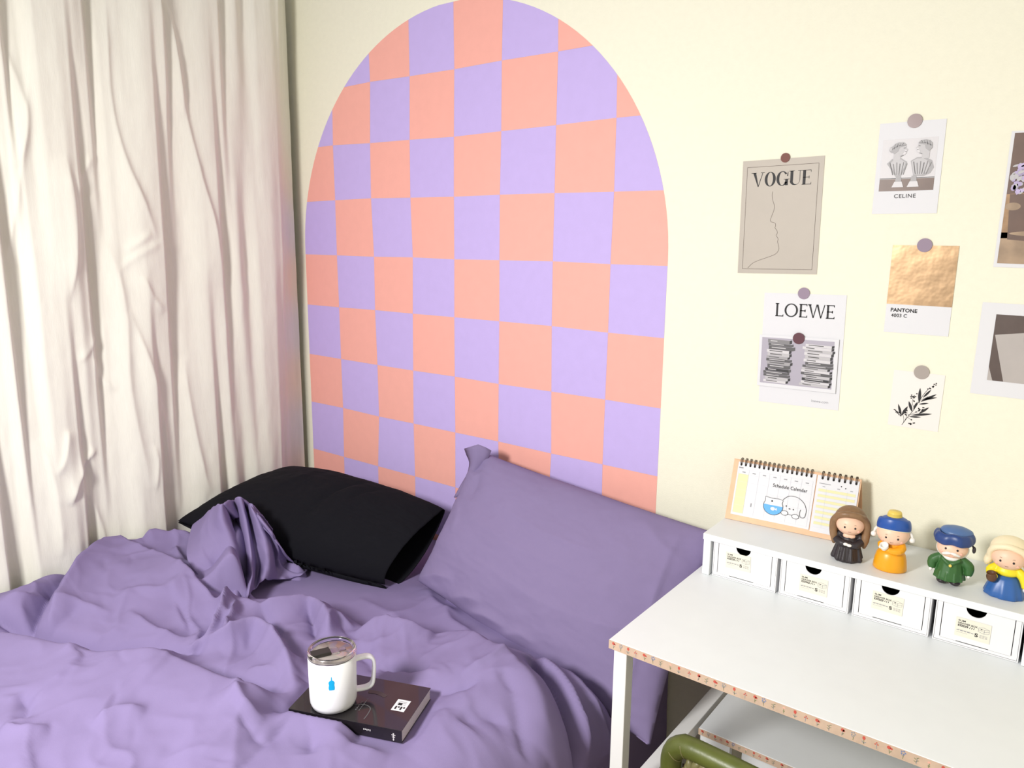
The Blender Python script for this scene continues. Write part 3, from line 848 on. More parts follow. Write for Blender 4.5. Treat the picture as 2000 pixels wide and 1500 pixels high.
def drawer_box(x0, x1, label, tilt, sx, sz):
    y0 = RY + .010; z0 = DZ + .0006; z1 = RZ - .0172
    w, h = x1 - x0, z1 - z0
    t = empty('drawer_box', (x0, y0, z0), 0, label, 'drawer box', 'white drawer boxes under the riser')
    D = .20
    shell = MB()
    th = .0022
    shell.box(0, w, 0, D, 0, th).box(0, w, 0, D, h - th * .5, h).box(0, th, 0, D, th, h - th).box(w - th, w, 0, D, th, h - th).box(th, w - th, D - th, D, th, h - th)
    shell.build('shell', 'plastic', t)
    dr = MB(); cx, cr = w / 2 - .004, .0178
    a0, b0, a1, b1 = th + .0006, th + .001, w - th - .0006, h - th * .5 - .0004
    # front board: semicircular finger notch in its upper edge, slots cut down both sides
    notch = [(cx + cr * math.cos(a_), b1 + cr * .98 * math.sin(a_)) for a_ in np.linspace(0, -PI, 23)]
    side = .0105
    mid_ = [(a0 + side, b0 + .006), (a1 - side, b0 + .006), (a1 - side, b1)] + notch + [(a0 + side, b1)]
    half_l = [p for p in mid_ if False]
    fr = ((0, .0006, 0), (1, 0, 0), (0, 0, 1), (0, 1, 0))
    L_ = [(a0 + side, b0 + .006), (cx, b0 + .006)] + [p for p in notch if p[0] <= cx + 1e-6] + [(a0 + side, b1)]
    R2 = [(cx, b0 + .006), (a1 - side, b0 + .006), (a1 - side, b1)] + [p for p in notch if p[0] >= cx - 1e-6]
    dr.prism(L_, *fr, .002); dr.prism(R2, *fr, .002)
    gap = .0014
    dr.box(a0, a0 + side - gap, .0004, .0026, b0, b1); dr.box(a1 - side + gap, a1, .0004, .0026, b0, b1)
    dr.box(a0 + side - gap, a0 + side, .0004, .0026, b0, b0 + .007); dr.box(a1 - side, a1 - side + gap, .0004, .0026, b0, b0 + .007)
    dr.box(a0 + side, a1 - side, .0004, .0026, b0, b0 + .0055)
    d = dr.build('drawer_front', 'plastic', t)
    MB().box(w * .28, w * .66, .00025, .0006, b0 + .0056, b0 + .0068).build('slot_shade_strip', 'dark', d)  # dark strip laid on the board as the shade of a slot
    tray = MB().box(a0 + .002, a1 - .002, .004, D - .01, b0, b0 + .002).box(a0 + .002, a0 + .004, .004, D - .01, b0, b1 - .008).box(a1 - .004, a1 - .002, .004, D - .01, b0, b1 - .008)
    tray.build('drawer_tray', 'dark', t)  # tray coloured near-black to stand for the shaded inside of the box
    # paper sticker on the front
    c, s = math.cos(tilt), math.sin(tilt)
    o = np.array((sx, -.0001, sz)); u = np.array((c, 0, s)); v = np.array((-s, 0, c))
    sw, sh = .061, .040
    st = MB().prism([(0, 0), (sw, 0), (sw, sh), (0, sh)], o, u, v, (0, -1, 0), .0004).build('label_sticker', 'labelpaper', t)
    o2 = o + np.array((0, -.0006, 0))
    pr = MB()
    put_text(pr, 'SLIM', .004, .0325, .0036, .0125, o2, u, v, 0, .02)
    put_text(pr, 'DRAWER BOX', .004, .0268, .0040, .034, o2, u, v, 0, .02)
    rect(pr, .004, .0215, .022, .0255, o2, u, v, 0)
    for q in range(5): rect(pr, .0055 + q * .0032, .0228, .0078 + q * .0032, .0242, o2 + np.array((0, -.0002, 0)), u, v, 2)
    for q in range(3): stroke(pr, [(.0245 + q * .0035, .0215), (.026 + q * .0035, .0252)], .0011, o2, u, v, 0)
    for q in range(5): rect(pr, .003 + q * .0062, .0120, .0078 + q * .0062, .0136, o2, u, v, 1)
    rect(pr, .005, .0142, .028, .0146, o2, u, v, 1); rect(pr, .003, .0085, .022, .0089, o2, u, v, 1)
    put_text(pr, 'S', .0345, .0080, .0078, .0058, o2, u, v, 0, .035)
    for q in range(3):
        for e in range(3): rect(pr, .043 + e * .0048, .0085 + q * .0025, .0468 + e * .0048, .0094 + q * .0025, o2, u, v, 1)
    bx = [(.040, .021), (.050, .0185), (.0585, .021), (.0585, .029), (.049, .0315), (.040, .029), (.040, .021)]
    stroke(pr, bx, .0006, o2, u, v, 1)
    stroke(pr, [(.040, .029), (.050, .0265), (.0585, .029)], .0006, o2, u, v, 1); stroke(pr, [(.050, .0265), (.050, .0185)], .0006, o2, u, v, 1)
    stroke(pr, [(.040, .025), (.050, .0225), (.0585, .025)], .0005, o2, u, v, 1); disc2(pr, .045, .0265, .0016, .001, o2, u, v, 0, 10)
    pr.build('printed_text', ['ink', 'greyink', 'labelpaper'], st)
    return t
drawer_box(1.8535, 2.0085, 'white drawer box at the riser end nearest the pillow, below the calendar', .03, .033, .030)
drawer_box(2.0165, 2.1685, 'white drawer box below the long-haired figurine in black', .0, .045, .024)
drawer_box(2.177, 2.3265, 'white drawer box below the figurines in orange and green', -.02, .037, .030)
drawer_box(2.3345, 2.484, 'white drawer box below the figurine in the blue skirt', -.01, .038, .022)

# ------------------------------------------------------------------ desk calendar
cal = empty('desk_calendar', (1.831, -.114, RZ), 0, 'spiral desk calendar with a puppy drawing standing on the riser', 'calendar')
o = np.array((0, 0, .0006)); u = np.array((.303, .022, 0)); CWd = np.linalg.norm(u); u /= CWd
up = np.array((-.002, .050, .147)); up -= u * up.dot(u); CHt = np.linalg.norm(up); up /= CHt
nn = np.cross(u, up); nn = nn if nn[1] < 0 else -nn
MB().prism([(0, 0), (CWd, 0), (CWd, CHt), (0, CHt)], o + nn * -.0012, u, up, nn, .0022).build('stand_board', 'kraft', cal, bevel=.0004)
bk0 = o + np.array((0, .098, 0)); topc = o + up * CHt
bv = topc - bk0; bh = np.linalg.norm(bv); bv /= bh
MB().prism([(0, 0), (CWd, 0), (CWd, bh), (0, bh)], bk0, u, bv, np.cross(u, bv), .002).build('rear_board', 'kraft', cal)
MB().prism([(0, 0), (CWd, 0), (CWd, .098), (0, .098)], o, u, np.array((0, 1, 0)), (0, 0, 1), .0014).build('bottom_board', 'kraft', cal)
po = o + nn * .0012
PX0, PX1, PYB, PYT = .013, .204, .014, CHt - .006
QX0, QX1 = .2065, CWd - .003
pg1 = MB().prism([(PX0, PYB), (PX1, PYB), (PX1, PYT), (PX0, PYT)], po, u, up, nn, .0022).build('month_page', 'card', cal)
pg2 = MB().prism([(QX0, PYB - .002), (QX1, PYB - .002), (QX1, PYT), (QX0, PYT)], po, u, up, nn, .0022).build('list_page', 'card', cal)
rect_sh = MB(); 
pr = MB(); p1 = po + nn * .0025
gx0, gx1, gy0, gy1 = PX0 + .004, PX1 - .006, PYB + .006, PYT - .030
cw = (gx1 - gx0) / 7; ch = (gy1 - gy0) / 5
rect(pr, gx0, gy0, gx0 + cw, gy1, p1, u, up, 2)
p2 = p1 + nn * .0003
for i in range(8): rect(pr, gx0 + i * cw - .0002, gy0, gx0 + i * cw + .0002, gy1 + .012, p2, u, up, 3)
for j in range(6): rect(pr, gx0, gy0 + j * ch - .0002, gx1, gy0 + j * ch + .0002, p2, u, up, 3)
rect(pr, gx0, gy1 + .0115, gx1, gy1 + .0119, p2, u, up, 3)
for i in range(7): rect(pr, gx0 + i * cw + cw * .35, gy1 + .004, gx0 + i * cw + cw * .65, gy1 + .0062, p2, u, up, 1)
rect(pr, PX0 + .003, PYT - .016, PX0 + .014, PYT - .013, p2, u, up, 1)
rect(pr, gx0 + 1.62 * cw, gy0 + ch * 1.05, gx0 + 1.72 * cw, gy0 + ch * 1.5, p2, u, up, 1)
p3 = p2 + nn * .0003
put_text(pr, 'Schedule Calendar', .106, .101, .0085, .082, p3, u, up, 0, .012, 1.12)
# fish bowl
bx, by = .114, .0530
bowl = [(bx + .0235 * math.cos(a_), by + .021 * math.sin(a_)) for a_ in np.linspace(math.radians(150), math.radians(390), 28)]
rim = [(bx + .020, by + .0125), (bx + .022, by + .0185), (bx + .010, by + .0205), (bx - .006, by + .0195), (bx - .021, by + .0215), (bx - .0195, by + .0125)]
pr.flat(bowl + rim[1:5], p3 + nn * .0002, u, up, 4)
wat = [(bx + .0232 * math.cos(a_), by + .0207 * math.sin(a_)) for a_ in np.linspace(math.radians(173), math.radians(367), 26)]
pr.flat(wat, p3 + nn * .0003, u, up, 5)
stroke(pr, bowl, .0011, p3 + nn * .0005, u, up, 0); stroke(pr, [bowl[-1]] + rim[1:5] + [bowl[0]], .0011, p3 + nn * .0005, u, up, 0)
disc2(pr, bx, by - .006, .0055, .0045, p3 + nn * .0005, u, up, 4, 14); pr.flat([(bx + .004, by - .006), (bx + .010, by - .0025), (bx + .010, by - .0095)], p3 + nn * .0005, u, up, 4)
disc2(pr, bx - .004, by + .0125, .0022, .0022, p3 + nn * .0006, u, up, 0, 10)
# plain sleeping puppy drawn in outline
dog = resample([(.135, .0735), (.146, .084), (.160, .0865), (.174, .083), (.186, .073), (.192, .060), (.1925, .049)], .002)
stroke(pr, dog, .0011, p3 + nn * .0004, u, up, 0)
earl = resample([(.1925, .050), (.191, .042), (.186, .0385), (.180, .041), (.178, .049), (.1795, .0575)], .002)
stroke(pr, earl, .0011, p3 + nn * .0005, u, up, 0)
stroke(pr, resample([(.1485, .0415), (.156, .0405), (.163, .0405)], .002), .0010, p3 + nn * .0004, u, up, 0)
for cx_, cy_ in ((.143, .0425), (.1695, .0385)):
    el = [(cx_ + .0082 * math.cos(a_), cy_ + .0056 * math.sin(a_)) for a_ in np.linspace(0, 2 * PI, 24)]
    disc2(pr, cx_, cy_, .0082, .0056, p3 + nn * .0005, u, up, 4, 24); stroke(pr, el, .0011, p3 + nn * .0007, u, up, 0)
for cx_, cy_ in ((.1450, .0600), (.1625, .0545)): disc2(pr, cx_, cy_, .0014, .0018, p3 + nn * .0005, u, up, 0, 10)
disc2(pr, .1535, .0545, .0022, .0015, p3 + nn * .0005, u, up, 0, 12)
pr.build('calendar_print', ['ink', 'greyink', 'yellowprint', 'lightink', 'card', 'blueprint'], pg1)
pr = MB(); lx0, lx1 = QX0 + .006, QX1 - .005; ly1 = PYT - .030; n_ = 14; lh = (ly1 - PYB - .012) / n_
for j in range(n_):
    if j % 2: rect(pr, lx0, PYB + .010 + j * lh, lx1, PYB + .010 + (j + 1) * lh, p1, u, up, 2)
    rect(pr, lx0, PYB + .010 + j * lh - .0002, lx1, PYB + .010 + j * lh + .0002, p2, u, up, 3)
for fx in (.22, .78): rect(pr, lx0 + (lx1 - lx0) * fx - .0002, PYB + .010, lx0 + (lx1 - lx0) * fx + .0002, ly1, p2, u, up, 3)
rect(pr, lx0, PYT - .020, lx0 + .026, PYT - .0185, p2, u, up, 1)
for fx in (.1, .5, .85): rect(pr, lx0 + (lx1 - lx0) * fx, ly1 + .003, lx0 + (lx1 - lx0) * fx + .006, ly1 + .0045, p2, u, up, 1)
disc2(pr, lx0 + .050, PYT - .019, .0013, .0018, p2, u, up, 0, 8); disc2(pr, lx0 + .060, PYT - .022, .0013, .0018, p2, u, up, 0, 8)
pr.build('list_print', ['ink', 'greyink', 'yellowprint', 'lightink'], pg2)
# wire coil, ring by ring
rp_ = []
for e in (-.0012, .0012):
    rp_.append([(e, .0085 * math.cos(a_), .0085 * math.sin(a_)) for a_ in np.linspace(0, 2 * PI, 22, endpoint=False)])
rm = MB()
for q in rp_: rm.tube(q, .0009, 6, closed=True)
ringme = rm.mesh('coil_ring', 'wire')
hole_m = MB()
pos = list(np.linspace(.0205, .192, 16)) + list(np.linspace(.218, CWd - .010, 7))
for xq in pos:
    ob = bpy.data.objects.new('coil_ring', ringme); COL.objects.link(ob); ob.parent = cal
    c0 = o + u * xq + up * (CHt - .0035)
    ob.matrix_local = Matrix(((u[0], nn[0], up[0], c0[0]), (u[1], nn[1], up[1], c0[1]), (u[2], nn[2], up[2], c0[2]), (0, 0, 0, 1)))
    disc2(hole_m, xq, PYT - .0065, .0026, .0033, p1 + nn * .0002, u, up, 0, 10)
ho = hole_m.build('punched_holes', 'dark', cal); ho['kind'] = 'stuff'

# ------------------------------------------------------------------ figurines
def sculpt(name, mat_, parent, blobs=(), caps=(), voxel=.0013, smooth=3, flat_base=None):
    """several soft lumps fused into one continuous skin"""
    mb = MB()
    for c, r in blobs: mb.ell(c, r, 22, 14)
    for pts, r in caps:
        pts = np.asarray(pts, float)
        if len(pts) > 2: pts = resample(pts, .004)
        rr = np.full(len(pts), r) if np.isscalar(r) else np.interp(np.linspace(0, 1, len(pts)), np.linspace(0, 1, len(r)), r)
        mb.tube(pts, rr, 12)
        mb.ell(pts[0], (rr[0],) * 3, 12, 8); mb.ell(pts[-1], (rr[-1],) * 3, 12, 8)
    ob = bpy.data.objects.new(name, mb.mesh(name, mat_)); COL.objects.link(ob)
    rmod = ob.modifiers.new('fuse', 'REMESH'); rmod.mode = 'VOXEL'; rmod.voxel_size = voxel; rmod.use_smooth_shade = True
    s2 = ob.modifiers.new('relax', 'SMOOTH'); s2.iterations = smooth; s2.factor = .5
    me = bpy.data.meshes.new_from_object(ob.evaluated_get(bpy.context.evaluated_depsgraph_get()))
    if flat_base is not None:
        for v in me.vertices:
            if v.co.z < flat_base: v.co.z = flat_base
    if not len(me.materials): me.materials.append(M[mat_])
    old = ob.data; ob.modifiers.clear(); ob.data = me; me.name = name; bpy.data.meshes.remove(old)
    for p_ in me.polygons: p_.use_smooth = True
    ob.parent = parent
    return ob
def face(t, head, hc, hr, eye_dx=.0105, eye_z=.000, mouth=True, blush=True):
    def surf(x_, z_): return hc[1] - hr[1] * math.sqrt(max(0, 1 - ((x_) / hr[0]) ** 2 - ((z_) / hr[2]) ** 2))
    for sx in (-1, 1):
        x_ = sx * eye_dx
        MB().ell((hc[0] + x_, surf(x_, eye_z) - .0001, hc[2] + eye_z), (.0021, .0012, .0024), 12, 8).build('eye', 'ink', head)
        bw = [(hc[0] + x_ + q, surf(x_ + q, eye_z + .0065) - .0002, hc[2] + eye_z + .0065 + .0006 * (1 - (q / .002) ** 2)) for q in np.linspace(-.002, .002, 5)]
        MB().tube(bw, .00028, 5).build('eyebrow', 'dollbrown', head)
        if blush:
            x2 = sx * (eye_dx + .006)
            c_ = (hc[0] + x2, surf(x2, eye_z - .008) + .0006, hc[2] + eye_z - .008)
            MB().ell(c_, (.0038, .0014, .0028), 12, 8).build('cheek', 'blush', head)
    if mouth:
        mp_ = [(hc[0] + q, surf(q, eye_z - .0105) - .0003, hc[2] + eye_z - .0105 + .12 * q * q / .003) for q in np.linspace(-.0032, .0032, 7)]
        MB().tube(mp_, .00035, 5).build('mouth', 'sticker_brown', head)
def doll(name, px, py, rot, label):
    p = on(px, py, 2, RZ)
    return empty(name, (p[0], p[1], RZ), rot, label, 'figurine', 'small painted figurines on the riser')
def pleat_mod(n, d): return lambda a_, z_: 1 + d * (1 - min(1, z_ / .05)) * math.sin(n * a_)

# long-haired woman in black
t = doll('figurine', 1654, 1091, .22, 'figurine of a woman with long brown hair in a black dress')
bd_ = sculpt('dress', 'dollblack', t, [((0, 0, .047), (.0205, .017, .016)), ((0, 0, .058), (.022, .016, .010))],
             [([(0, 0, .004), (0, 0, .05)], [.029, .0285, .024, .019]), ([(-.020, 0, .058), (-.026, -.006, .048), (-.014, -.020, .043), (.002, -.0215, .043)], [.0075, .0085, .008, .006]),
              ([(.020, 0, .058), (.026, -.006, .048), (.015, -.020, .041), (.002, -.0215, .041)], [.0075, .0085, .008, .006])]
             + [([(.022 * math.cos(a_), .019 * math.sin(a_), .042), (.0295 * math.cos(a_), .0265 * math.sin(a_), .005)], [.002, .0055]) for a_ in (.4, 1.3, 2.1, 3.2, 4.0, 4.45, 5.0, 5.8)], flat_base=.0004)
sculpt('hand', 'dollwhite', t, [((-.006, -.0265, .0435), (.0058, .0035, .0038)), ((.002, -.0275, .0418), (.0052, .003, .0036))], voxel=.0009)
sculpt('neck', 'skin', t, [((0, -.0105, .0585), (.0135, .0075, .0085)), ((0, -.002, .064), (.011, .010, .010))])
hc, hr = (0, -.004, .0855), (.0298, .0275, .0262)
hd = MB().ell(hc, hr, 40, 26).build('head', 'skin', t)
face(t, hd, hc, hr, .0105, -.002)
sculpt('hair', 'brownhair', t, [((0, .010, .0905), (.0345, .0285, .0315)), ((0, .012, .070), (.032, .020, .030))],
       [([(-.026, -.012, .103), (-.0335, -.006, .088), (-.034, -.004, .068), (-.031, -.006, .050), (-.0305, -.002, .036)], [.0075, .0085, .0085, .0085, .004]),
        ([(.026, -.012, .103), (.0335, -.006, .088), (.034, -.004, .068), (.0325, -.006, .050), (.032, -.002, .034)], [.0075, .0085, .0085, .009, .004]),
        ([(-.028, -.011, .100), (-.016, -.0195, .1085), (0, -.0215, .1105), (.016, -.0195, .1085), (.028, -.011, .100)], .0072),
        ([(-.029, .010, .060), (-.030, .012, .034)], [.010, .005]), ([(.029, .010, .060), (.030, .012, .034)], [.010, .005])])

# woman in orange with blue headband
t = doll('figurine', 1737, 1110, .12, 'figurine in an orange dress with a blue headband and white pompoms')
sk = MB().lathe([(.0, .0003), (.0315, .0003), (.0338, .003), (.0330, .012), (.0315, .024), (.0285, .036), (.0235, .0440), (.015, .0475), (0, .0485)], 40, sx=1.0, sy=.86)
sk.build('skirt', 'dollorange', t)
sculpt('bodice', 'dollorange', t, [((.002, 0, .056), (.0195, .0165, .0135)), ((.002, 0, .063), (.0175, .0145, .007))],
       [([(.017, -.003, .062), (.020, -.010, .054), (.014, -.019, .049), (.002, -.022, .048), (-.008, -.022, .051)], [.008, .0095, .009, .0075, .006]),
        ([(-.014, -.004, .060), (-.021, -.011, .056), (-.018, -.018, .052)], [.0065, .0075, .006])])
sculpt('hand', 'dollwhite', t, [((-.013, -.024, .0505), (.0055, .0045, .004)), ((-.020, -.020, .053), (.0045, .004, .004))], voxel=.0009)
cup = MB().lathe([(.0, 0), (.0055, 0), (.0082, .003), (.0088, .011), (.0082, .0112), (.0075, .004), (0, .003)], 24)
cu_ = cup.build('cup', 'dollwhite', t); cu_.location = (-.0125, -.0235, .0525); cu_.rotation_euler = (.5, -.15, 0)
sculpt('collar', 'dollwhite', t, [((0, -.004, .0665), (.0145, .0125, .0040))])
hc, hr = (0, -.002, .0835), (.0325, .0290, .0275)
hd = MB().ell(hc, hr, 40, 26).build('head', 'skin', t)
face(t, hd, hc, hr, .0115, -.004)
def band(a0, a1, zc0, zc1, rx, ry, th, tilt=0.0, n=64, m=9, cy=0.0, top=None):
    """ring of cloth round the head from height zc0 to zc1 with a bulging section"""
    Pq = np.zeros((n, m * 2, 3))
    for i in range(n):
        a_ = 2 * PI * i / n
        for j in range(m * 2):
            b_ = 2 * PI * j / (m * 2)
            zz = (zc0 + zc1) / 2 + (zc1 - zc0) / 2 * math.sin(b_)
            k_ = 1 - .10 * (zz - zc0) / (zc1 - zc0)
            r_ = th * math.cos(b_)
            Pq[i, j] = ((rx * k_ + r_) * math.cos(a_), cy + (ry * k_ + r_) * math.sin(a_), zz + tilt * math.sin(a_))
    return Pq
MB().grid(band(0, 0, .0905, .1150, .0322, .0292, .0030, tilt=-.0065, cy=0), cu=True, cv=True).build('headband', 'dollblue', t)
MB().grid(band(0, 0, .0890, .0930, .0322, .0292, .0022, tilt=-.0068, cy=0), cu=True, cv=True).build('headband_trim', 'dollcream', t)
sculpt('cap_crown', 'dollblue', t, [((0, .0025, .107), (.0295, .0270, .0130))])
MB().lathe([(.0, 0), (.0150, 0), (.0150, .004), (.0138, .0075), (.0142, .0085), (.0125, .0125), (.0, .0132)], 30, loc=(-.001, .006, .1165)).build('topknot', 'dollyellow', t)
for sx in (-1, 1):
    pm = MB().ell((sx * .0375, -.004, .0745), (.0062, .0062, .0062), 16, 10)
    pm.build('pompom', 'dollwhite', t)
    MB().tube([(sx * .031, -.003, .092), (sx * .0355, -.004, .086), (sx * .0372, -.004, .080)], [.0035, .003, .0018], 10).build('pompom_cord', 'dollwhite', t)

# man in green coat and navy cap
t = doll('figurine', 1852, 1138, .05, 'figurine of a white-moustached man in a green coat and navy fur cap')
for sx in (-1, 1):
    MB().ell((sx * .012, -.006, .0075), (.0105, .0145, .0072), 20, 10).build('shoe', 'dollblack', t)
sculpt('coat', 'dollgreen', t, [((0, 0, .052), (.024, .019, .012))],
       [([(0, 0, .018), (0, 0, .055)], [.0285, .0290, .0265, .021]), ([(-.021, -.001, .055), (-.033, -.002, .044), (-.0335, -.004, .034)], [.0085, .0105, .0085]),
        ([(.021, -.001, .055), (.033, -.002, .044), (.0335, -.004, .032)], [.0085, .0105, .0085]),
        ([(-.015, -.017, .058), (-.006, -.021, .052), (0, -.0215, .048)], .0035), ([(.015, -.017, .058), (.006, -.021, .052), (0, -.0215, .048)], .0035)]
       + [([(.026 * math.cos(a_), .026 * math.sin(a_), .030), (.0275 * math.cos(a_), .0275 * math.sin(a_), .014)], [.001, .003]) for a_ in np.linspace(0, 2 * PI, 12)[:-1]], flat_base=.0125)
for sx in (-1, 1): MB().ell((sx * .0345, -.008, .0262), (.0035, .0035, .0045), 12, 8).build('hand', 'dollwhite', t)
MB().ell((.001, -.0262, .0475), (.0030, .0018, .0030), 14, 8).build('button', 'dollyellow', t)
sculpt('beard', 'dollwhite', t, [((0, .003, .0760), (.0305, .0255, .0225)), ((0, -.010, .0615), (.016, .0135, .0085))])
hc, hr = (0, -.005, .0805), (.0285, .0262, .0225)
hd = MB().ell(hc, hr, 40, 26).build('head', 'skin', t)
face(t, hd, hc, hr, .0105, .0035, mouth=False)
for sx in (-1, 1):
    sculpt('moustache', 'dollwhite', t, [], [([(sx * .0015, -.0318, .0765), (sx * .007, -.0308, .0755), (sx * .0140, -.0265, .0720), (sx * .0165, -.024, .0708)], [.0024, .0034, .0026, .0012])], voxel=.0008, smooth=2)
MB().tube([(-.004, -.0302, .0690), (0, -.0308, .0684), (.004, -.0302, .0690)], .0006, 6).build('mouth', 'blush', hd)
Pq = band(0, 0, .0900, .1130, .0325, .0290, .0062, tilt=-.001, n=80, m=10)
for i in range(80):
    a_ = 2 * PI * i / 80
    lump = .0012 * math.sin(5 * a_ + .6) + .0008 * math.sin(9 * a_)
    Pq[i, :, 0] += lump * math.cos(a_); Pq[i, :, 1] += lump * math.sin(a_); Pq[i, :, 2] += .0010 * math.sin(4 * a_ + 1) + .0006 * math.sin(7 * a_)
MB().grid(Pq, cu=True, cv=True).build('cap_brim', 'dollnavy', t)
sculpt('cap_crown', 'dollslate', t, [((.003, .008, .110), (.031, .024, .0135)), ((-.008, .006, .114), (.018, .016, .009)), ((.016, .008, .112), (.018, .017, .009))])
sculpt('cap_tie', 'dollblack', t, [((.038, .000, .082), (.0035, .0040, .0075))], [([(.035, 0, .090), (.038, 0, .083)], .002)], voxel=.0009)

# woman in cream bonnet, yellow top, blue skirt
t = doll('figurine', 1960, 1161, -.02, 'figurine in a cream bonnet, lemon top and blue skirt at the frame edge')
sk = MB().lathe([(.0, .0003), (.0345, .0003), (.0362, .002), (.0335, .012), (.0295, .024), (.0235, .036), (.0185, .043), (0, .045)], 72, mod=lambda a_, z_: 1 + .035 * (1 - min(1, z_ / .05)) * math.sin(11 * a_) + .015 * math.sin(5 * a_ + 1) * (1 - min(1, z_ / .05)), sy=.88)
sk.build('skirt', 'dollskirt', t)
sculpt('blouse', 'dolllemon', t, [((0, 0, .052), (.0235, .0185, .012)), ((0, 0, .058), (.0205, .0165, .008))],
       [([(-.019, -.002, .057), (-.0275, -.006, .048), (-.024, -.015, .043), (-.018, -.021, .042)], [.008, .0095, .0075, .006]),
        ([(.019, -.002, .057), (.0285, -.004, .046), (.0325, -.006, .036), (.0335, -.008, .030)], [.008, .0095, .0080, .0065])])
MB().ell((.0345, -.009, .0235), (.0042, .0040, .0055), 14, 8).build('hand', 'dollwhite', t)
sculpt('collar', 'dollwhite', t, [((0, -.004, .0655), (.0160, .0135, .0042))])
jug = MB().lathe([(0, 0), (.0062, 0), (.0090, .004), (.0095, .010), (.0080, .015), (.0088, .018), (.0078, .018), (.0070, .015), (0, .013)], 24)
jo = jug.build('jug', 'dollbrown', t); jo.location = (-.0215, -.0245, .0335); jo.rotation_euler = (.25, -.1, 0)
hc, hr = (0, -.003, .0830), (.0305, .0272, .0265)
hd = MB().ell(hc, hr, 40, 26).build('head', 'skin', t)
face(t, hd, hc, hr, .0112, -.003)
sculpt('bonnet', 'dollcream', t, [((0, .0085, .0950), (.0355, .0300, .0275)), ((0, .012, .080), (.0345, .021, .024))],
       [([(-.031, -.004, .074), (-.0315, -.010, .088), (-.025, -.0175, .1005), (-.010, -.0225, .1075), (0, -.0232, .109), (.010, -.0225, .1075), (.025, -.0175, .1005), (.0315, -.010, .088), (.031, -.004, .074)], .0062),
        ([(-.031, -.002, .078), (-.035, -.002, .066), (-.036, 0, .060)], [.008, .0085, .005]), ([(.031, -.002, .078), (.035, -.002, .066), (.037, 0, .058)], [.008, .0085, .005])])

# ------------------------------------------------------------------ wall cards
class Frame:
    """card-local drawing frame on the back wall, y grows out of the wall"""
    def __init__(s, c, w, h, rot, lift=.0006):
        s.w, s.h = w, h
        co, si = math.cos(rot), math.sin(rot)
        s.u = np.array((co, 0, si)); s.v = np.array((-si, 0, co))
        s.c = np.array((c[0], -lift, c[1])); s.th = .0006
    def at(s, k): return -s.u * s.w / 2 - s.v * s.h / 2 + np.array((0, -s.th - .00025 * k, 0))
def card(name, c, w, h, rot, mat_, label, cat, lift=.0006):
    fr = Frame(c, w, h, rot, lift)
    mb = MB().prism([(0, 0), (w, 0), (w, h), (0, h)], -fr.u * w / 2 - fr.v * h / 2, fr.u, fr.v, (0, -1, 0), fr.th)
    ob = mb.build(name, mat_); ob.location = fr.c
    tag(ob, label, cat)
    return ob, fr

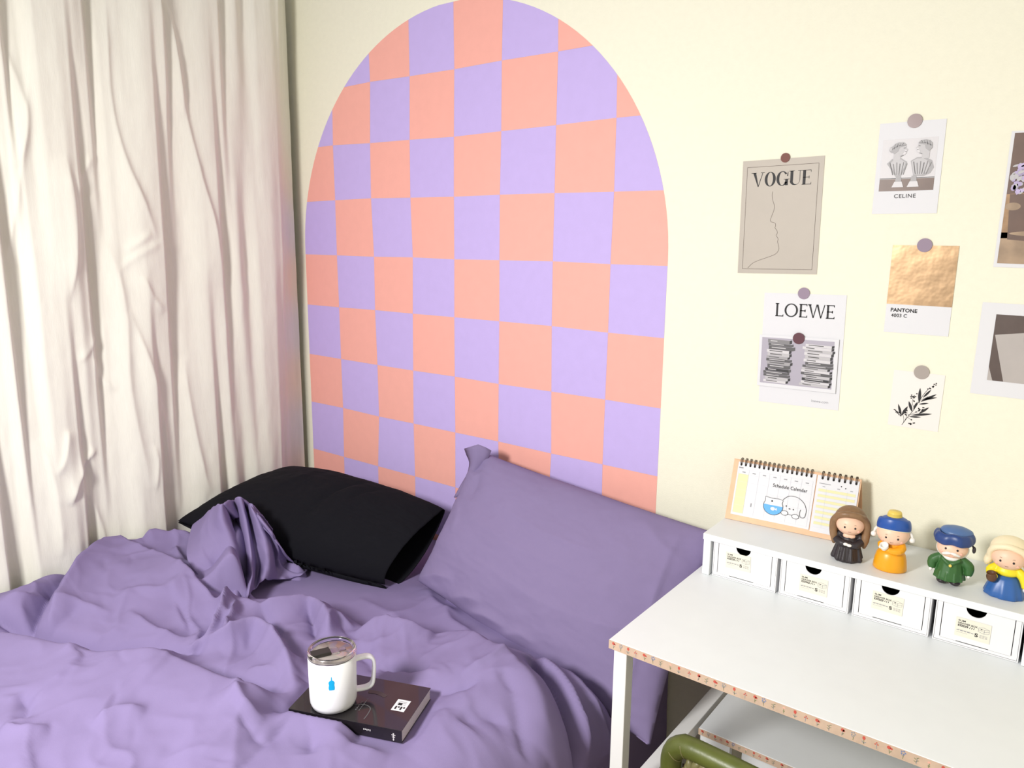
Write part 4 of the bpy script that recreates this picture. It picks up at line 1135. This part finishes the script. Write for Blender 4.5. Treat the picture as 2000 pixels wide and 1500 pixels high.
# tall condensed serif capitals drawn with a broad pen
def letters(mb, word, x, y, h, fr, k, mi, thick, thin, widths, gap, serif=True):
    o, u, v = fr.at(k), fr.u, fr.v
    T, N = thick * h, thin * h
    def pl(p): mb.flat([(x + a_ * 1.0, y + b_) for a_, b_ in p], o, u, v, mi)
    def ser(cx, yy, w_): 
        if serif: pl([(cx - w_ / 2, yy), (cx + w_ / 2, yy), (cx + w_ / 2, yy + N), (cx - w_ / 2, yy + N)])
    for ch_ in word:
        w = widths[ch_] * h
        if ch_ in 'OG':
            n = 40; a0, a1 = (0, 2 * PI) if ch_ == 'O' else (math.radians(38), math.radians(330))
            A = [(w / 2 + w / 2 * math.cos(a_), h / 2 + (h / 2 + .01 * h) * math.sin(a_)) for a_ in np.linspace(a0, a1, n)]
            B = [(w / 2 + (w / 2 - T) * math.cos(a_), h / 2 + (h / 2 - N) * math.sin(a_)) for a_ in np.linspace(a0, a1, n)]
            for i in range(n - 1): pl([A[i], A[i + 1], B[i + 1], B[i]])
            if ch_ == 'G':
                pl([(w - T * 1.05, .02 * h), (w - T * .05, .02 * h), (w - T * .05, .44 * h), (w - T * 1.05, .44 * h)]); ser(w - T * .55, .42 * h, T * 2)
                pl([(w - T * .5, .66 * h), (w - N * .5, .66 * h), (w - N * .5, .98 * h), (w - T * .3, .9 * h)])
        elif ch_ == 'V':
            pl([(0.04 * w, h), (.04 * w + T * 1.1, h), (w * .56, 0), (w * .50, 0)]); pl([(w * .56, 0), (w * .50, 0), (w * .86, h), (w * .86 + N * 1.3, h)])
            ser(.12 * w, h - N, T * 1.9); ser(.88 * w, h - N, T * 1.5)
        elif ch_ == 'U':
            pl([(.1 * w, .3 * h), (.1 * w + T, .3 * h), (.1 * w + T, h), (.1 * w, h)]); pl([(.88 * w, .3 * h), (.88 * w + N, .3 * h), (.88 * w + N, h), (.88 * w, h)])
            n = 20; cx = .49 * w
            A = [(cx + (.39 * w + N / 2) * math.cos(a_), .3 * h + .3 * h * math.sin(a_)) for a_ in np.linspace(PI, 2 * PI, n)]
            B = [(cx + T * .45 + (.39 * w - T * .5) * math.cos(a_), .3 * h + (.3 * h - N * 1.4) * math.sin(a_)) for a_ in np.linspace(PI, 2 * PI, n)]
            for i in range(n - 1): pl([A[i], A[i + 1], B[i + 1], B[i]])
            ser(.1 * w + T / 2, h - N, T * 1.9); ser(.88 * w + N / 2, h - N, T * 1.5)
        elif ch_ in 'EL':
            pl([(.1 * w, 0), (.1 * w + T, 0), (.1 * w + T, h), (.1 * w, h)])
            arms = ((0, 1.0), (.5 - thin / 2, .78), (1 - thin, .95)) if ch_ == 'E' else ((0, 1.0),)
            for ya, ln in arms:
                pl([(.02 * w if ya != arms[1 % len(arms)][0] or ch_ == 'L' else .1 * w, ya * h), (ln * w, ya * h), (ln * w, ya * h + N), (.02 * w if ya != arms[1 % len(arms)][0] or ch_ == 'L' else .1 * w, ya * h + N)])
                e = .16 * h
                if ya == 0: pl([(ln * w - N * 1.3, 0), (ln * w, 0), (ln * w, e), (ln * w - N * .6, e)])
                elif ya > .8: pl([(ln * w - N * 1.3, h), (ln * w, h), (ln * w, h - e), (ln * w - N * .6, h - e)])
                else: pl([(ln * w - N, .5 * h - e * .6), (ln * w, .5 * h - e * .6), (ln * w, .5 * h + e * .6), (ln * w - N, .5 * h + e * .6)])
            if ch_ == 'L': ser(.1 * w + T / 2, h - N, T * 1.9)
        elif ch_ == 'W':
            pl([(.0, h), (T, h), (w * .30 + T * .3, 0), (w * .30 - T * .2, 0)]); pl([(w * .30 + T * .3, 0), (w * .30 - T * .2, 0), (w * .50 - N * .5, h), (w * .50 + N * .5, h)])
            pl([(w * .48 - N * .2, h), (w * .48 + T * .9, h), (w * .76 + T * .3, 0), (w * .76 - T * .2, 0)]); pl([(w * .76 + T * .3, 0), (w * .76 - T * .2, 0), (w - N, h), (w, h)])
            ser(T / 2, h - N, T * 1.7)
        x += w + gap * h

# VOGUE poster
ob, fr = card('poster', (1.8745, 1.648), .197, .277, .016, 'taupe', 'taupe poster with a one-line drawing of a face in profile', 'poster')
pr = MB(); w, h = fr.w, fr.h
m1, m2 = .012, h - .016
for a_ in ([(m1, .011), (w - m1, .011)], [(w - m1, .011), (w - m1, m2)], [(w - m1, m2), (m1, m2)], [(m1, m2), (m1, .011)]): stroke(pr, a_, .0009, fr.at(1), fr.u, fr.v, 1)
letters(pr, 'VOGUE', .026, h - .064, .034, fr, 1, 0, .20, .035, dict(V=.86, O=.80, G=.84, U=.84, E=.66), .055)
fl_ = resample([(.079, .200), (.078, .190), (.081, .176), (.085, .166), (.0845, .156), (.080, .142), (.077, .132), (.079, .127), (.089, .1235), (.0905, .117), (.0895, .112),
                (.0945, .106), (.096, .099), (.0935, .0935), (.0985, .086), (.098, .078), (.101, .068), (.1015, .058), (.094, .048), (.075, .040), (.055, .033), (.038, .025), (.026, .013)], .002)
stroke(pr, fl_, .0009, fr.at(1), fr.u, fr.v, 1)
pr.build('poster_print', ['ink', 'taupeline'], ob)

# CELINE card
ob, fr = card('postcard', (2.1515, 1.7515), .132, .198, .004, 'card', 'white card with a grey photo of two plaster busts face to face', 'postcard')
pr = MB(); o, u, v = fr.at(1), fr.u, fr.v
X0, X1, Y0, Y1 = .010, .120, .050, .162
rect(pr, X0, Y0, X1, Y1, o, u, v, 5)
for i in range(6): rect(pr, X0, Y0 + .027 + i * .0, X1, Y0 + .028, fr.at(2), u, v, 4)
rect(pr, X0, Y0, X1, Y0 + .026, fr.at(2), u, v, 6)
def bl_(cx, cy, rx, ry, mi, k=3, rot=0.0): disc2(pr, X0 + cx, Y0 + cy, rx, ry, fr.at(k), u, v, mi, 22, rot)
# two plaster busts facing each other
prof = [(.30, 1.0), (.55, .97), (.70, .85), (.74, .70), (.72, .62), (.86, .46), (.78, .42), (.80, .36), (.76, .32), (.79, .27), (.72, .14), (.58, .08), (.48, .02), (.46, -.30), (.06, -.30), (.06, .2), (-.02, .45), (.02, .75), (.14, .93)]
cap_ = [(.30, 1.03), (.58, 1.0), (.73, .84), (.60, .74), (.36, .66), (.30, .40), (.10, .20), (-.06, .42), (-.04, .76), (.12, .96)]
for sgn, x0_, hy, body in ((1, .022, .074, [(.012, .060), (.022, .070), (.040, .071), (.053, .062), (.050, .050), (.043, .032), (.033, .030)]),
                           (-1, .098, .077, [(.060, .064), (.072, .071), (.088, .071), (.102, .063), (.107, .048), (.101, .036), (.088, .030), (.068, .031)])):
    P_ = lambda q, e=0: (X0 + x0_ + sgn * q[0] * .036 + e, Y0 + hy + q[1] * .030)
    pr.flat([(X0 + a_, Y0 + b_) for a_, b_ in body], fr.at(3), u, v, 3)
    pr.flat([(X0 + a_ * .8 + (.008 if sgn > 0 else .014), Y0 + b_ * .85 + .008) for a_, b_ in body], fr.at(4), u, v, 4)
    pr.flat([P_(q) for q in prof], fr.at(5), u, v, 4)
    pr.flat([P_((q[0] * .72 + .20, q[1] * .72 + .06)) for q in prof[3:13]], fr.at(6), u, v, 5)
    pr.flat([P_(q) for q in cap_], fr.at(7), u, v, 3)
    for q in range(4): stroke(pr, [P_((.05 + q * .15, .55 + q * .09)), P_((.12 + q * .15, .92 + q * .02))], .0011, fr.at(8), u, v, 1 if q % 2 else 2)
    stroke(pr, [P_((-.03, .58)), P_((.30, .80)), P_((.70, .80))], .0016, fr.at(8), u, v, 2)
    stroke(pr, [P_((.60, .60)), P_((.70, .61))], .0013, fr.at(8), u, v, 1); stroke(pr, [P_((.68, .34)), P_((.77, .345))], .0010, fr.at(8), u, v, 1)
    stroke(pr, [P_((.46, .02)), P_((.62, .10))], .0018, fr.at(8), u, v, 2)
    for q in range(6):
        xa = body[0][0] + .006 + q * .007
        stroke(pr, [(X0 + xa, Y0 + .062 - (q % 2) * .003), (X0 + (xa * .6 + (.038 if sgn > 0 else .080) * .4), Y0 + .035)], .0013, fr.at(8), u, v, 2 if q % 3 else 1)
bl_(.020, .090, .0055, .0065, 3, 6); bl_(.018, .091, .003, .0035, 4, 7)
for cx in (.038, .069):
    pr.flat([(X0 + cx - .012, Y0 + .008), (X0 + cx + .012, Y0 + .008), (X0 + cx + .008, Y0 + .020), (X0 + cx - .007, Y0 + .020)], fr.at(6), u, v, 5)
    pr.flat([(X0 + cx - .006, Y0 + .020), (X0 + cx + .007, Y0 + .020), (X0 + cx + .005, Y0 + .032), (X0 + cx - .004, Y0 + .032)], fr.at(5), u, v, 3)
pr.build('photo_print', ['grey0', 'grey1', 'grey2', 'grey3', 'grey4', 'grey5', 'photobrown'], ob)
tx = MB(); put_text(tx, 'CELINE', .043, .0345, .0085, .044, fr.at(1), u, v, 0, .008, 1.1); tx.build('lettering', 'ink', ob)

# swatch card
ob, fr = card('postcard', (2.2025, 1.484), .132, .198, -.004, 'card', 'colour swatch card with a crinkled gold square above black lettering', 'postcard')
MB().prism([(0, .065), (fr.w, .065), (fr.w, fr.h), (0, fr.h)], fr.at(0), fr.u, fr.v, (0, -1, 0), .0004).build('foil_square', 'gold', ob)
tx = MB(); put_text(tx, 'PANTONE', .010, .0475, .0088, .055, fr.at(1), fr.u, fr.v, 0, .035, 1.05); put_text(tx, '4003 C', .012, .0355, .0080, .033, fr.at(1), fr.u, fr.v, 0, .022, 1.05)
tx.build('lettering', 'ink', ob)

# LOEWE card and the book photo pinned over it
ob, fr = card('poster', (1.9525, 1.323), .197, .280, .018, 'card', 'white poster headed by a big black serif word, partly behind a book photo', 'poster')
pr = MB(); letters(pr, 'LOEWE', .030, fr.h - .058, .033, fr, 1, 0, .145, .07, dict(L=.62, O=1.0, E=.62, W=1.18), .07)
put_text(pr, 'loewe.com', .132, .014, .0062, .040, fr.at(1), fr.u, fr.v, 1)
pr.build('lettering', ['ink', 'greyink'], ob)
ob, fr = card('photo', (1.946, 1.2905), .193, .132, .018, 'card', 'grey photo of two tall book stacks pinned over the white poster', 'photo', lift=.004)
pr = MB(); o, u, v = fr.at(1), fr.u, fr.v
X0, X1, Y0, Y1 = .007, fr.w - .010, .009, fr.h - .006
rect(pr, X0, Y0, X1, Y1, o, u, v, 6)
def stack(cx, y0, y1, bw, n, seed, drift):
    r = random.Random(seed); yq = y0; tones = []
    for i in range(n):
        hh = (y1 - y0) / n * r.uniform(.75, 1.25); wq = bw * r.uniform(.86, 1.02); off = drift * i / n + r.uniform(-.004, .004)
        tone = r.choice([0, 1, 5, 4, 5, 3, 1]) if seed % 2 else r.choice([1, 0, 2, 5, 1, 4])
        if i > n * .72: tone = r.choice([1, 1, 0, 2]) if seed % 2 else r.choice([5, 5, 4])
        a_, c_ = cx - wq / 2 + off, cx + wq / 2 + off
        yb, yt = yq, min(yq + hh, Y1)
        pr.flat([(a_, yb), (c_, yb - .002), (c_, yt - .002 - .0006), (a_, yt - .0006)], fr.at(2), u, v, tone)
        pr.flat([(c_, yb - .002), (c_ + .006, yb), (c_ + .006, yt - .001), (c_, yt - .0026)], fr.at(2), u, v, 0 if tone > 1 else 1)
        lt = 1 if tone > 2 else 4
        stroke(pr, [(a_ + wq * .12, (yb + yt) / 2), (a_ + wq * r.uniform(.4, .85), (yb + yt) / 2 - .001)], hh * .28, fr.at(3), u, v, lt)
        yq += hh
stack(.045, Y0 + .004, Y1 - .004, .060, 14, 3, .008)
stack(.143, Y0 + .004, Y1 - .001, .068, 15, 8, .002)
pr.build('photo_print', ['grey0', 'grey1', 'grey2', 'grey3', 'grey4', 'grey5', 'photobg'], ob)

# botanical card
M['palecard'] = mat('blush_card', (.84, .80, .76), .6)
ob, fr = card('postcard', (2.2185, 1.233), .105, .131, -.012, 'palecard', 'small cream card with a black leafy branch drawing', 'postcard')
pr = MB(); o, u, v = fr.at(1), fr.u, fr.v
def leaf(x, y, ang, ln, wd, mi=0):
    c, s = math.cos(ang), math.sin(ang)
    pts = [(t_ * ln, wd * math.sin(PI * t_) ** .9) for t_ in np.linspace(0, 1, 9)] + [(t_ * ln, -wd * math.sin(PI * t_) ** .9) for t_ in np.linspace(1, 0, 9)[1:-1]]
    pr.flat([(x + a_ * c - b_ * s, y + a_ * s + b_ * c) for a_, b_ in pts], fr.at(2), u, v, mi)
st_ = resample([(.030, .004), (.040, .024), (.052, .046), (.060, .066), (.068, .084), (.078, .100)], .003)
stroke(pr, st_, .0010, o, u, v)
for p_ in ([(.033, .010), (.032, .022), (.028, .032)], [(.044, .030), (.052, .036), (.060, .040)], [(.034, .012), (.038, .026), (.037, .040)], [(.040, .024), (.050, .018)],
           [(.052, .046), (.046, .060), (.048, .078)], [(.060, .066), (.076, .078)]): stroke(pr, resample(p_, .003), .0007, o, u, v)
for a_ in ((.027, .024, 1.9, .030, .0026), (.027, .026, 1.15, .026, .0030), (.048, .038, 1.95, .026, .0030), (.050, .044, 1.25, .020, .0024), (.042, .026, .10, .026, .0020), (.046, .030, .22, .044, .0027),
           (.062, .036, .75, .026, .0026), (.060, .060, 1.62, .036, .0031), (.062, .064, .62, .038, .0028), (.060, .058, .28, .020, .0020), (.066, .070, .30, .030, .0022), (.066, .074, .95, .026, .0022)): leaf(*a_)
rb = random.Random(4)
for cx, cy, n in ((.048, .078, 7), (.045, .068, 6), (.084, .106, 6), (.078, .098, 4), (.016, .036, 6), (.020, .030, 4), (.066, .046, 7), (.062, .042, 4), (.050, .014, 8), (.040, .034, 6)):
    for q in range(n): disc2(pr, cx + rb.uniform(-.006, .006), cy + rb.uniform(-.006, .006), .0015, .0015, fr.at(2), u, v, 0, 8)
pr.build('branch_print', 'ink', ob)

# two cards cut by the right edge of the picture
ob, fr = card('photo', (2.437, 1.677), .200, .276, -.008, 'card', 'photo of lilac flowers in amber glass, cut by the frame edge', 'photo')
pr = MB(); o, u, v = fr.at(1), fr.u, fr.v
w, h = fr.w, fr.h
rect(pr, .006, .008, w - .006, h - .004, o, u, v, 1)
rect(pr, .006, .008, w - .006, .072, fr.at(2), u, v, 2)
pr.flat([(.006, .060), (w - .006, .064), (w - .006, .160), (.006, .150)], fr.at(2), u, v, 4)
pr.flat([(.018, .058), (.10, .050), (.17, .058), (.18, .150), (.012, .150)], fr.at(3), u, v, 1)
disc2(pr, .020, .125, .014, .008, fr.at(4), u, v, 2, 16); disc2(pr, .09, .07, .07, .006, fr.at(4), u, v, 2, 20); disc2(pr, .10, .11, .05, .03, fr.at(4), u, v, 2, 20)
rf = random.Random(9)
for q in range(230): disc2(pr, rf.uniform(.012, w - .014), rf.uniform(.152, .208), rf.uniform(.003, .007), rf.uniform(.002, .006), fr.at(5 + q % 6), u, v, rf.choice([0, 0, 0, 5]), 10, rf.uniform(0, 3))
pr.build('photo_print', ['photolilac', 'photobrown', 'phototan', 'photoumber', 'photoamber', 'grey4'], ob)
ob, fr = card('photo', (2.424, 1.3635), .200, .200, -.012, 'card', 'white-bordered photo of grey paper and a drinking glass, cut by the frame edge', 'photo')
pr = MB(); o, u, v = fr.at(1), fr.u, fr.v
X0, X1, Y0, Y1 = .028, fr.w - .028, .033, .176
rect(pr, X0, Y0, X1, Y1, o, u, v, 0)
pr.flat([(X0 + .003, Y1 - .044), (X1, Y1 - .020), (X1, Y0), (X0 + .030, Y0)], fr.at(2), u, v, 1)
pr.flat([(X0, Y0), (X0 + .010, Y0), (X0, Y0 + .030)], fr.at(2), u, v, 1)
for k_, (rx, ry, cy) in enumerate(((.030, .044, Y1 - .042), (.027, .040, Y1 - .040), (.022, .010, Y1 - .078))):
    stroke(pr, [(X0 + .086 + rx * math.cos(a_), cy + ry * math.sin(a_)) for a_ in np.linspace(0, 2 * PI, 40)], .0014, fr.at(4 + k_), u, v, 2 if k_ != 1 else 3)
disc2(pr, X0 + .086, Y1 - .030, .026, .026, fr.at(3), u, v, 4, 24)
pr.build('photo_print', ['photoumber', 'photopaper', 'grey1', 'grey5', 'grey3'], ob)

# round stickers holding the cards
for px, py, r, m_, lift, lb in ((1534, 308, .0112, 'sticker_brown', .0022, 'brown round sticker holding the taupe poster'),
                          (1787, 236, .0150, 'sticker_rose', .0022, 'glossy grey round sticker holding the card with two busts'),
                          (1806, 479, .0152, 'sticker_mauve', .0022, 'mauve round sticker holding the gold swatch card'),
                          (1570, 573, .0142, 'sticker_mauve', .0022, 'mauve round sticker holding the white poster with black word'),
                          (1560, 661, .0142, 'sticker_plum', .0058, 'dark plum round sticker holding the book stack photo'),
                          (1800, 727, .0158, 'sticker_grey', .0022, 'warm grey round sticker holding the leafy branch card')):
    p = on(px, py, 1, -lift)
    mb = MB().prism([(r * math.cos(a_), r * math.sin(a_)) for a_ in np.linspace(0, 2 * PI, 37)[:-1]], (0, 0, 0), (1, 0, 0), (0, 1, 0), (0, 0, 1), .0008)
    ob = mb.build('round_sticker', m_)
    ob.location = (p[0], -lift, p[2]); ob.rotation_euler = (PI / 2, 0, 0)
    tag(ob, lb, 'sticker', 'round stickers on the wall cards')

# ------------------------------------------------------------------ book
ang = math.atan2(e1[1], e1[0])
bk = empty('book', (BK[0][0], BK[0][1], BOOKZ), ang, 'black paperback lying on the duvet under the white mug', 'book')
BTH = .028
MB().box(0, BKW, .0, BKD, BTH - .0012, BTH).build('front_cover', 'bookcover', bk, bevel=.0004)
MB().box(0, BKW, .0, BKD, 0, .0012).build('back_cover', 'bookcover', bk, bevel=.0004)
MB().box(0, BKW, -.0012, .0002, 0, BTH).build('spine', 'bookcover', bk, bevel=.0004)
pg = MB()
for i in range(12): pg.box(.002, BKW - .0015 - .0004 * (i % 3), .0004, BKD - .002, .0014 + i * .00211, .0014 + i * .00211 + .0019)
pg.build('pages', 'paper', bk)
pr = MB(); o = np.array((0, 0, BTH + .0002)); u = np.array((1.0, 0, 0)); v = np.array((0, 1.0, 0))
rect(pr, BKW - .052, .058, BKW - .022, .098, o, u, v, 0)
o3 = o + np.array((0, 0, .0002))
for i in range(4): rect(pr, BKW - .047 + i * .006, .063 + (i % 2) * .006, BKW - .043 + i * .006, .074, o3, u, v, 2)
for i in range(3): rect(pr, BKW - .047, .080 + i * .005, BKW - .028, .0815 + i * .005, o3, u, v, 3)
rect(pr, BKW - .045, .078, BKW - .036, .086, o3, u, v, 2)
lt = MB()
for i, (n_, w_) in enumerate(((6, .0030), (8, .0022))):
    for q in range(n_): rect(pr, .137 + i * .008, .036 + q * .0058, .137 + i * .008 + w_, .036 + q * .0058 + .004, o, u, v, 1)
for q in range(16):
    a_ = 1.0 + q * .055
    disc2(pr, .150 + .055 * math.cos(a_) * .9, .062 + .055 * math.sin(a_) * .8, .006, .0035, o + np.array((0, 0, .0001 + .00002 * q)), u, v, 4, 10, a_)
stroke(pr, resample([(.125, .052), (.150, .058), (.166, .050), (.170, .030), (.170, .012)], .003), .0022, o3, u, v, 1)
pr.build('cover_print', ['card', 'bookgrey', 'ink', 'greyink', 'bookprint'], bk)
sp = MB()
so_ = np.array((0, -.0016, 0)); sv = np.array((0, 0, 1.0))
rect(sp, BKW - .020, .0085, BKW - .017, .020, so_, u, sv, 0); rect(sp, BKW - .023, .015, BKW - .014, .0165, so_, u, sv, 0); rect(sp, BKW - .022, .0105, BKW - .015, .0115, so_, u, sv, 0); disc2(sp, BKW - .0185, .0055, .0016, .0025, so_, u, sv, 0, 10)
for q in range(5): rect(sp, BKW - .086 + q * .0035, .014 + (q % 2) * .001, BKW - .084 + q * .0035, .018, so_, u, sv, 0)
sp.build('spine_print', ['grey5'], bk)

# ------------------------------------------------------------------ mug
MZ = BOOKZ + BTH + .0006
mp = on(652, 1372, 2, MZ)
mug = empty('mug', (mp[0], mp[1], MZ), 0, 'white lidded mug with a small blue emblem, standing on the black book', 'mug')
toc = math.atan2(CAM[1] - mp[1], CAM[0] - mp[0])
mr, mh = .0500, .1165
MB().lathe([(0, .0), (mr * .80, 0), (mr * .92, .003), (mr * .985, .012), (mr, .022), (mr * 1.012, mh), (mr * .985, mh + .0005), (mr * .965, mh - .004), (mr * .95, .02), (0, .012)], 72, caps=False).build('body', 'mugwhite', mug)
lid = MB().lathe([(mr * .97, mh + .0004), (mr * 1.015, mh + .0004), (mr * 1.03, mh + .003), (mr * 1.03, mh + .008), (mr * 1.0, mh + .0115), (mr * .93, mh + .0118), (mr * .885, mh + .009), (mr * .87, mh + .002), (mr * .97, mh + .0004)], 72, caps=False)
lo_ = lid.build('lid', 'lid', mug)
MB().lathe([(mr * .975, mh + .0002), (mr * 1.018, mh + .0002), (mr * 1.018, mh + .0016), (mr * .975, mh + .0016)], 72, caps=False).build('steel_rim', 'steel', mug)
MB().lathe([(0, mh - .001), (mr * .88, mh - .001), (mr * .88, mh + .002), (0, mh + .002)], 60, caps=False).build('lid_face', 'lidfilm', lo_)
ra = toc + PI / 2
sl = MB().box(-.044, -.004, -.0115, .0115, mh + .0024, mh + .0105).build('slider', 'slider', lo_, bevel=.001)
sl.rotation_euler = (0, 0, ra + .25)
sb = MB().box(-.003, .014, -.012, .012, mh + .0024, mh + .006).box(.014, .030, -.006, .006, mh + .0024, mh + .004).build('slider_track', 'lid', lo_, bevel=.0008)
sb.rotation_euler = (0, 0, ra + .25)
# handle points to the right of the camera
ha = toc + math.radians(90) + .12
hd_ = np.array((math.cos(ha), math.sin(ha)))
hp = resample([(mr * .95, .094), (mr + .020, .0955), (mr + .033, .091), (mr + .0385, .079), (mr + .0375, .050), (mr + .034, .030), (mr + .024, .0225), (mr + .008, .0215), (mr * .95, .0225)], .004)
tg = np.gradient(hp, axis=0); tg /= np.linalg.norm(tg, axis=1)[:, None]
Pq = np.zeros((len(hp), 16, 3)); sdv = np.array((-hd_[1], hd_[0]))
for i, (r_, z_) in enumerate(hp):
    for j in range(16):
        a_ = 2 * PI * j / 16
        ca, sa = math.copysign(abs(math.cos(a_)) ** .6, math.cos(a_)), math.copysign(abs(math.sin(a_)) ** .6, math.sin(a_))
        off = .0038 * ca; wd_ = .0092 * sa
        rr, zz = r_ + off * -tg[i][1], z_ + off * tg[i][0]
        Pq[i, j] = (hd_[0] * rr + sdv[0] * wd_, hd_[1] * rr + sdv[1] * wd_, zz)
MB().grid(Pq, cv=True).build('handle', 'mugwhite', mug)
# emblem: a small blue bottle wrapped on the body
emb = [(-.0056, .045), (.0052, .045), (.0060, .050), (.0055, .0565), (.0060, .062), (.0045, .0655), (.0014, .0668), (.0009, .0735), (.0000, .0750), (-.0009, .0735), (-.0012, .0668), (-.0045, .0655), (-.0062, .062), (-.0057, .0565), (-.0064, .050)]
em = MB(); ea = toc - .06
EZ = .0165
rows = [(-.0052, .0050, .0445), (-.0064, .0060, .0480), (-.0064, .0060, .0510), (-.0055, .0053, .0565), (-.0064, .0060, .0612), (-.0058, .0054, .0640), (-.0036, .0032, .0662), (-.0012, .0011, .0672), (-.0009, .0008, .0735), (-.0004, .0004, .0752)]
Pq = np.zeros((len(rows), 7, 3))
for i, (a_, b_, z_) in enumerate(rows):
    for j in range(7):
        q = (a_ + (b_ - a_) * j / 6) / mr
        rr = mr * (1 + .012 * (z_ + EZ - .022) / (mh - .022)) + .0003
        Pq[i, j] = (rr * math.cos(ea + q), rr * math.sin(ea + q), z_ + EZ)
em.grid(Pq); em.build('emblem', 'logo', mug)

# ------------------------------------------------------------------ chair
chair = empty('chair', (2.2, -.60, FLOOR), 0, 'olive leather chair with a braided backrest tucked under the desk', 'chair')
def ck(ob): return kid(ob, chair)
CY, CZ, CX0, CX1 = -.745, .690, 2.004, 2.41
def cpt(x_, z_, dy=0): return (x_, CY + dy + .16 * (CZ - z_) - .10 * (x_ - CX0), z_)
path = [cpt(CX0 - .006, .46), cpt(CX0 - .008, .60), cpt(CX0 - .004, .655), cpt(CX0 + .014, .682), cpt(CX0 + .045, CZ), cpt((CX0 + CX1) / 2, CZ + .004), cpt(CX1 - .045, CZ), cpt(CX1 - .014, .682), cpt(CX1 + .004, .655), cpt(CX1 + .008, .60), cpt(CX1 + .006, .46)]
ck(MB().tube(resample(path, .012), .0200, 16).build('back_roll', 'olive'))
for sx_, zz_ in ((CX0 + .002, .667), (CX0 + .024, .686)):
    cxy = np.array(cpt(sx_, zz_)); tv = np.array((.030, 0, .030)) if zz_ < .68 else np.array((.04, 0, .014))
    tv = tv / np.linalg.norm(tv); s1 = np.array((0, 1.0, 0)); s2_ = np.cross(tv, s1)
    sm2 = MB().tube([cxy + .0200 * (math.cos(a_) * s1 + math.sin(a_) * s2_) for a_ in np.linspace(0, 2 * PI, 25)[:-1]], .0011, 6, closed=True)
    ck(sm2.build('seam', 'olivebraid'))
cm = MB().ell((0, 0, 0), (.0150, .0095, .0085), 14, 8).mesh('braid_strand', 'olivebraid')
inner = resample([cpt(CX0 + .026, .47), cpt(CX0 + .024, .60), cpt(CX0 + .030, .636), cpt(CX0 + .055, .658), cpt((CX0 + CX1) / 2, .662), cpt(CX1 - .055, .658), cpt(CX1 - .030, .636), cpt(CX1 - .024, .60), cpt(CX1 - .026, .47)], .004)
acc = 0; last = inner[0]; k = 0
for i in range(1, len(inner) - 1):
    acc += np.linalg.norm(inner[i] - last); last = inner[i]
    if acc < .0135: continue
    acc = 0; k += 1
    tv = Vector(inner[i + 1] - inner[i - 1]).normalized()
    q = Vector((0, -1, 0)).cross(tv)
    ax = (tv * .72 + q * .70).normalized(); nv_ = Vector((0, -1, .1)).normalized(); nv_ = (nv_ - ax * nv_.dot(ax)).normalized(); bv_ = nv_.cross(ax)
    so2 = bpy.data.objects.new('braid_strand', cm); COL.objects.link(so2)
    so2.matrix_world = Matrix(((ax.x, nv_.x, bv_.x, inner[i][0]), (ax.y, nv_.y, bv_.y, inner[i][1]), (ax.z, nv_.z, bv_.z, inner[i][2]), (0, 0, 0, 1)))
    so2.parent = chair; so2.matrix_parent_inverse = Matrix.Translation(-Vector(chair.location))
Pq = np.zeros((24, 12, 3))
for i in range(24):
    for j in range(12):
        x_ = CX0 + .034 + (CX1 - CX0 - .068) * i / 23; z_ = .46 + .19 * j / 11
        p = np.array(cpt(x_, z_)); p[1] -= .014 * math.sin(PI * i / 23) * math.sin(PI * j / 11) - .004
        Pq[i, j] = p
pad = MB().grid(Pq).build('back_pad', 'olive'); pm_ = pad.modifiers.new('thickness', 'SOLIDIFY'); pm_.thickness = .012
ck(pad)
st = MB().box(CX0 + .0, CX1, -.70, -.40, .335, .395).build('seat', 'olive', bevel=.02, seg=4); ck(st)
for lx, ly in ((CX0 + .025, -.66), (CX1 - .025, -.66), (CX0 + .025, -.37), (CX1 - .025, -.37)):
    ly = max(min(ly, -.43), -.66)
    ck(MB().tube([(lx, ly, .34), (lx, ly + (.02 if ly > -.5 else -.03), FLOOR + .002)], [.016, .011], 12).build('leg', 'dark'))
for lx in (CX0 - .006, CX1 + .006):
    ck(MB().tube([cpt(lx, .47), (lx, -.685, .37)], .013, 10).build('back_post', 'dark'))
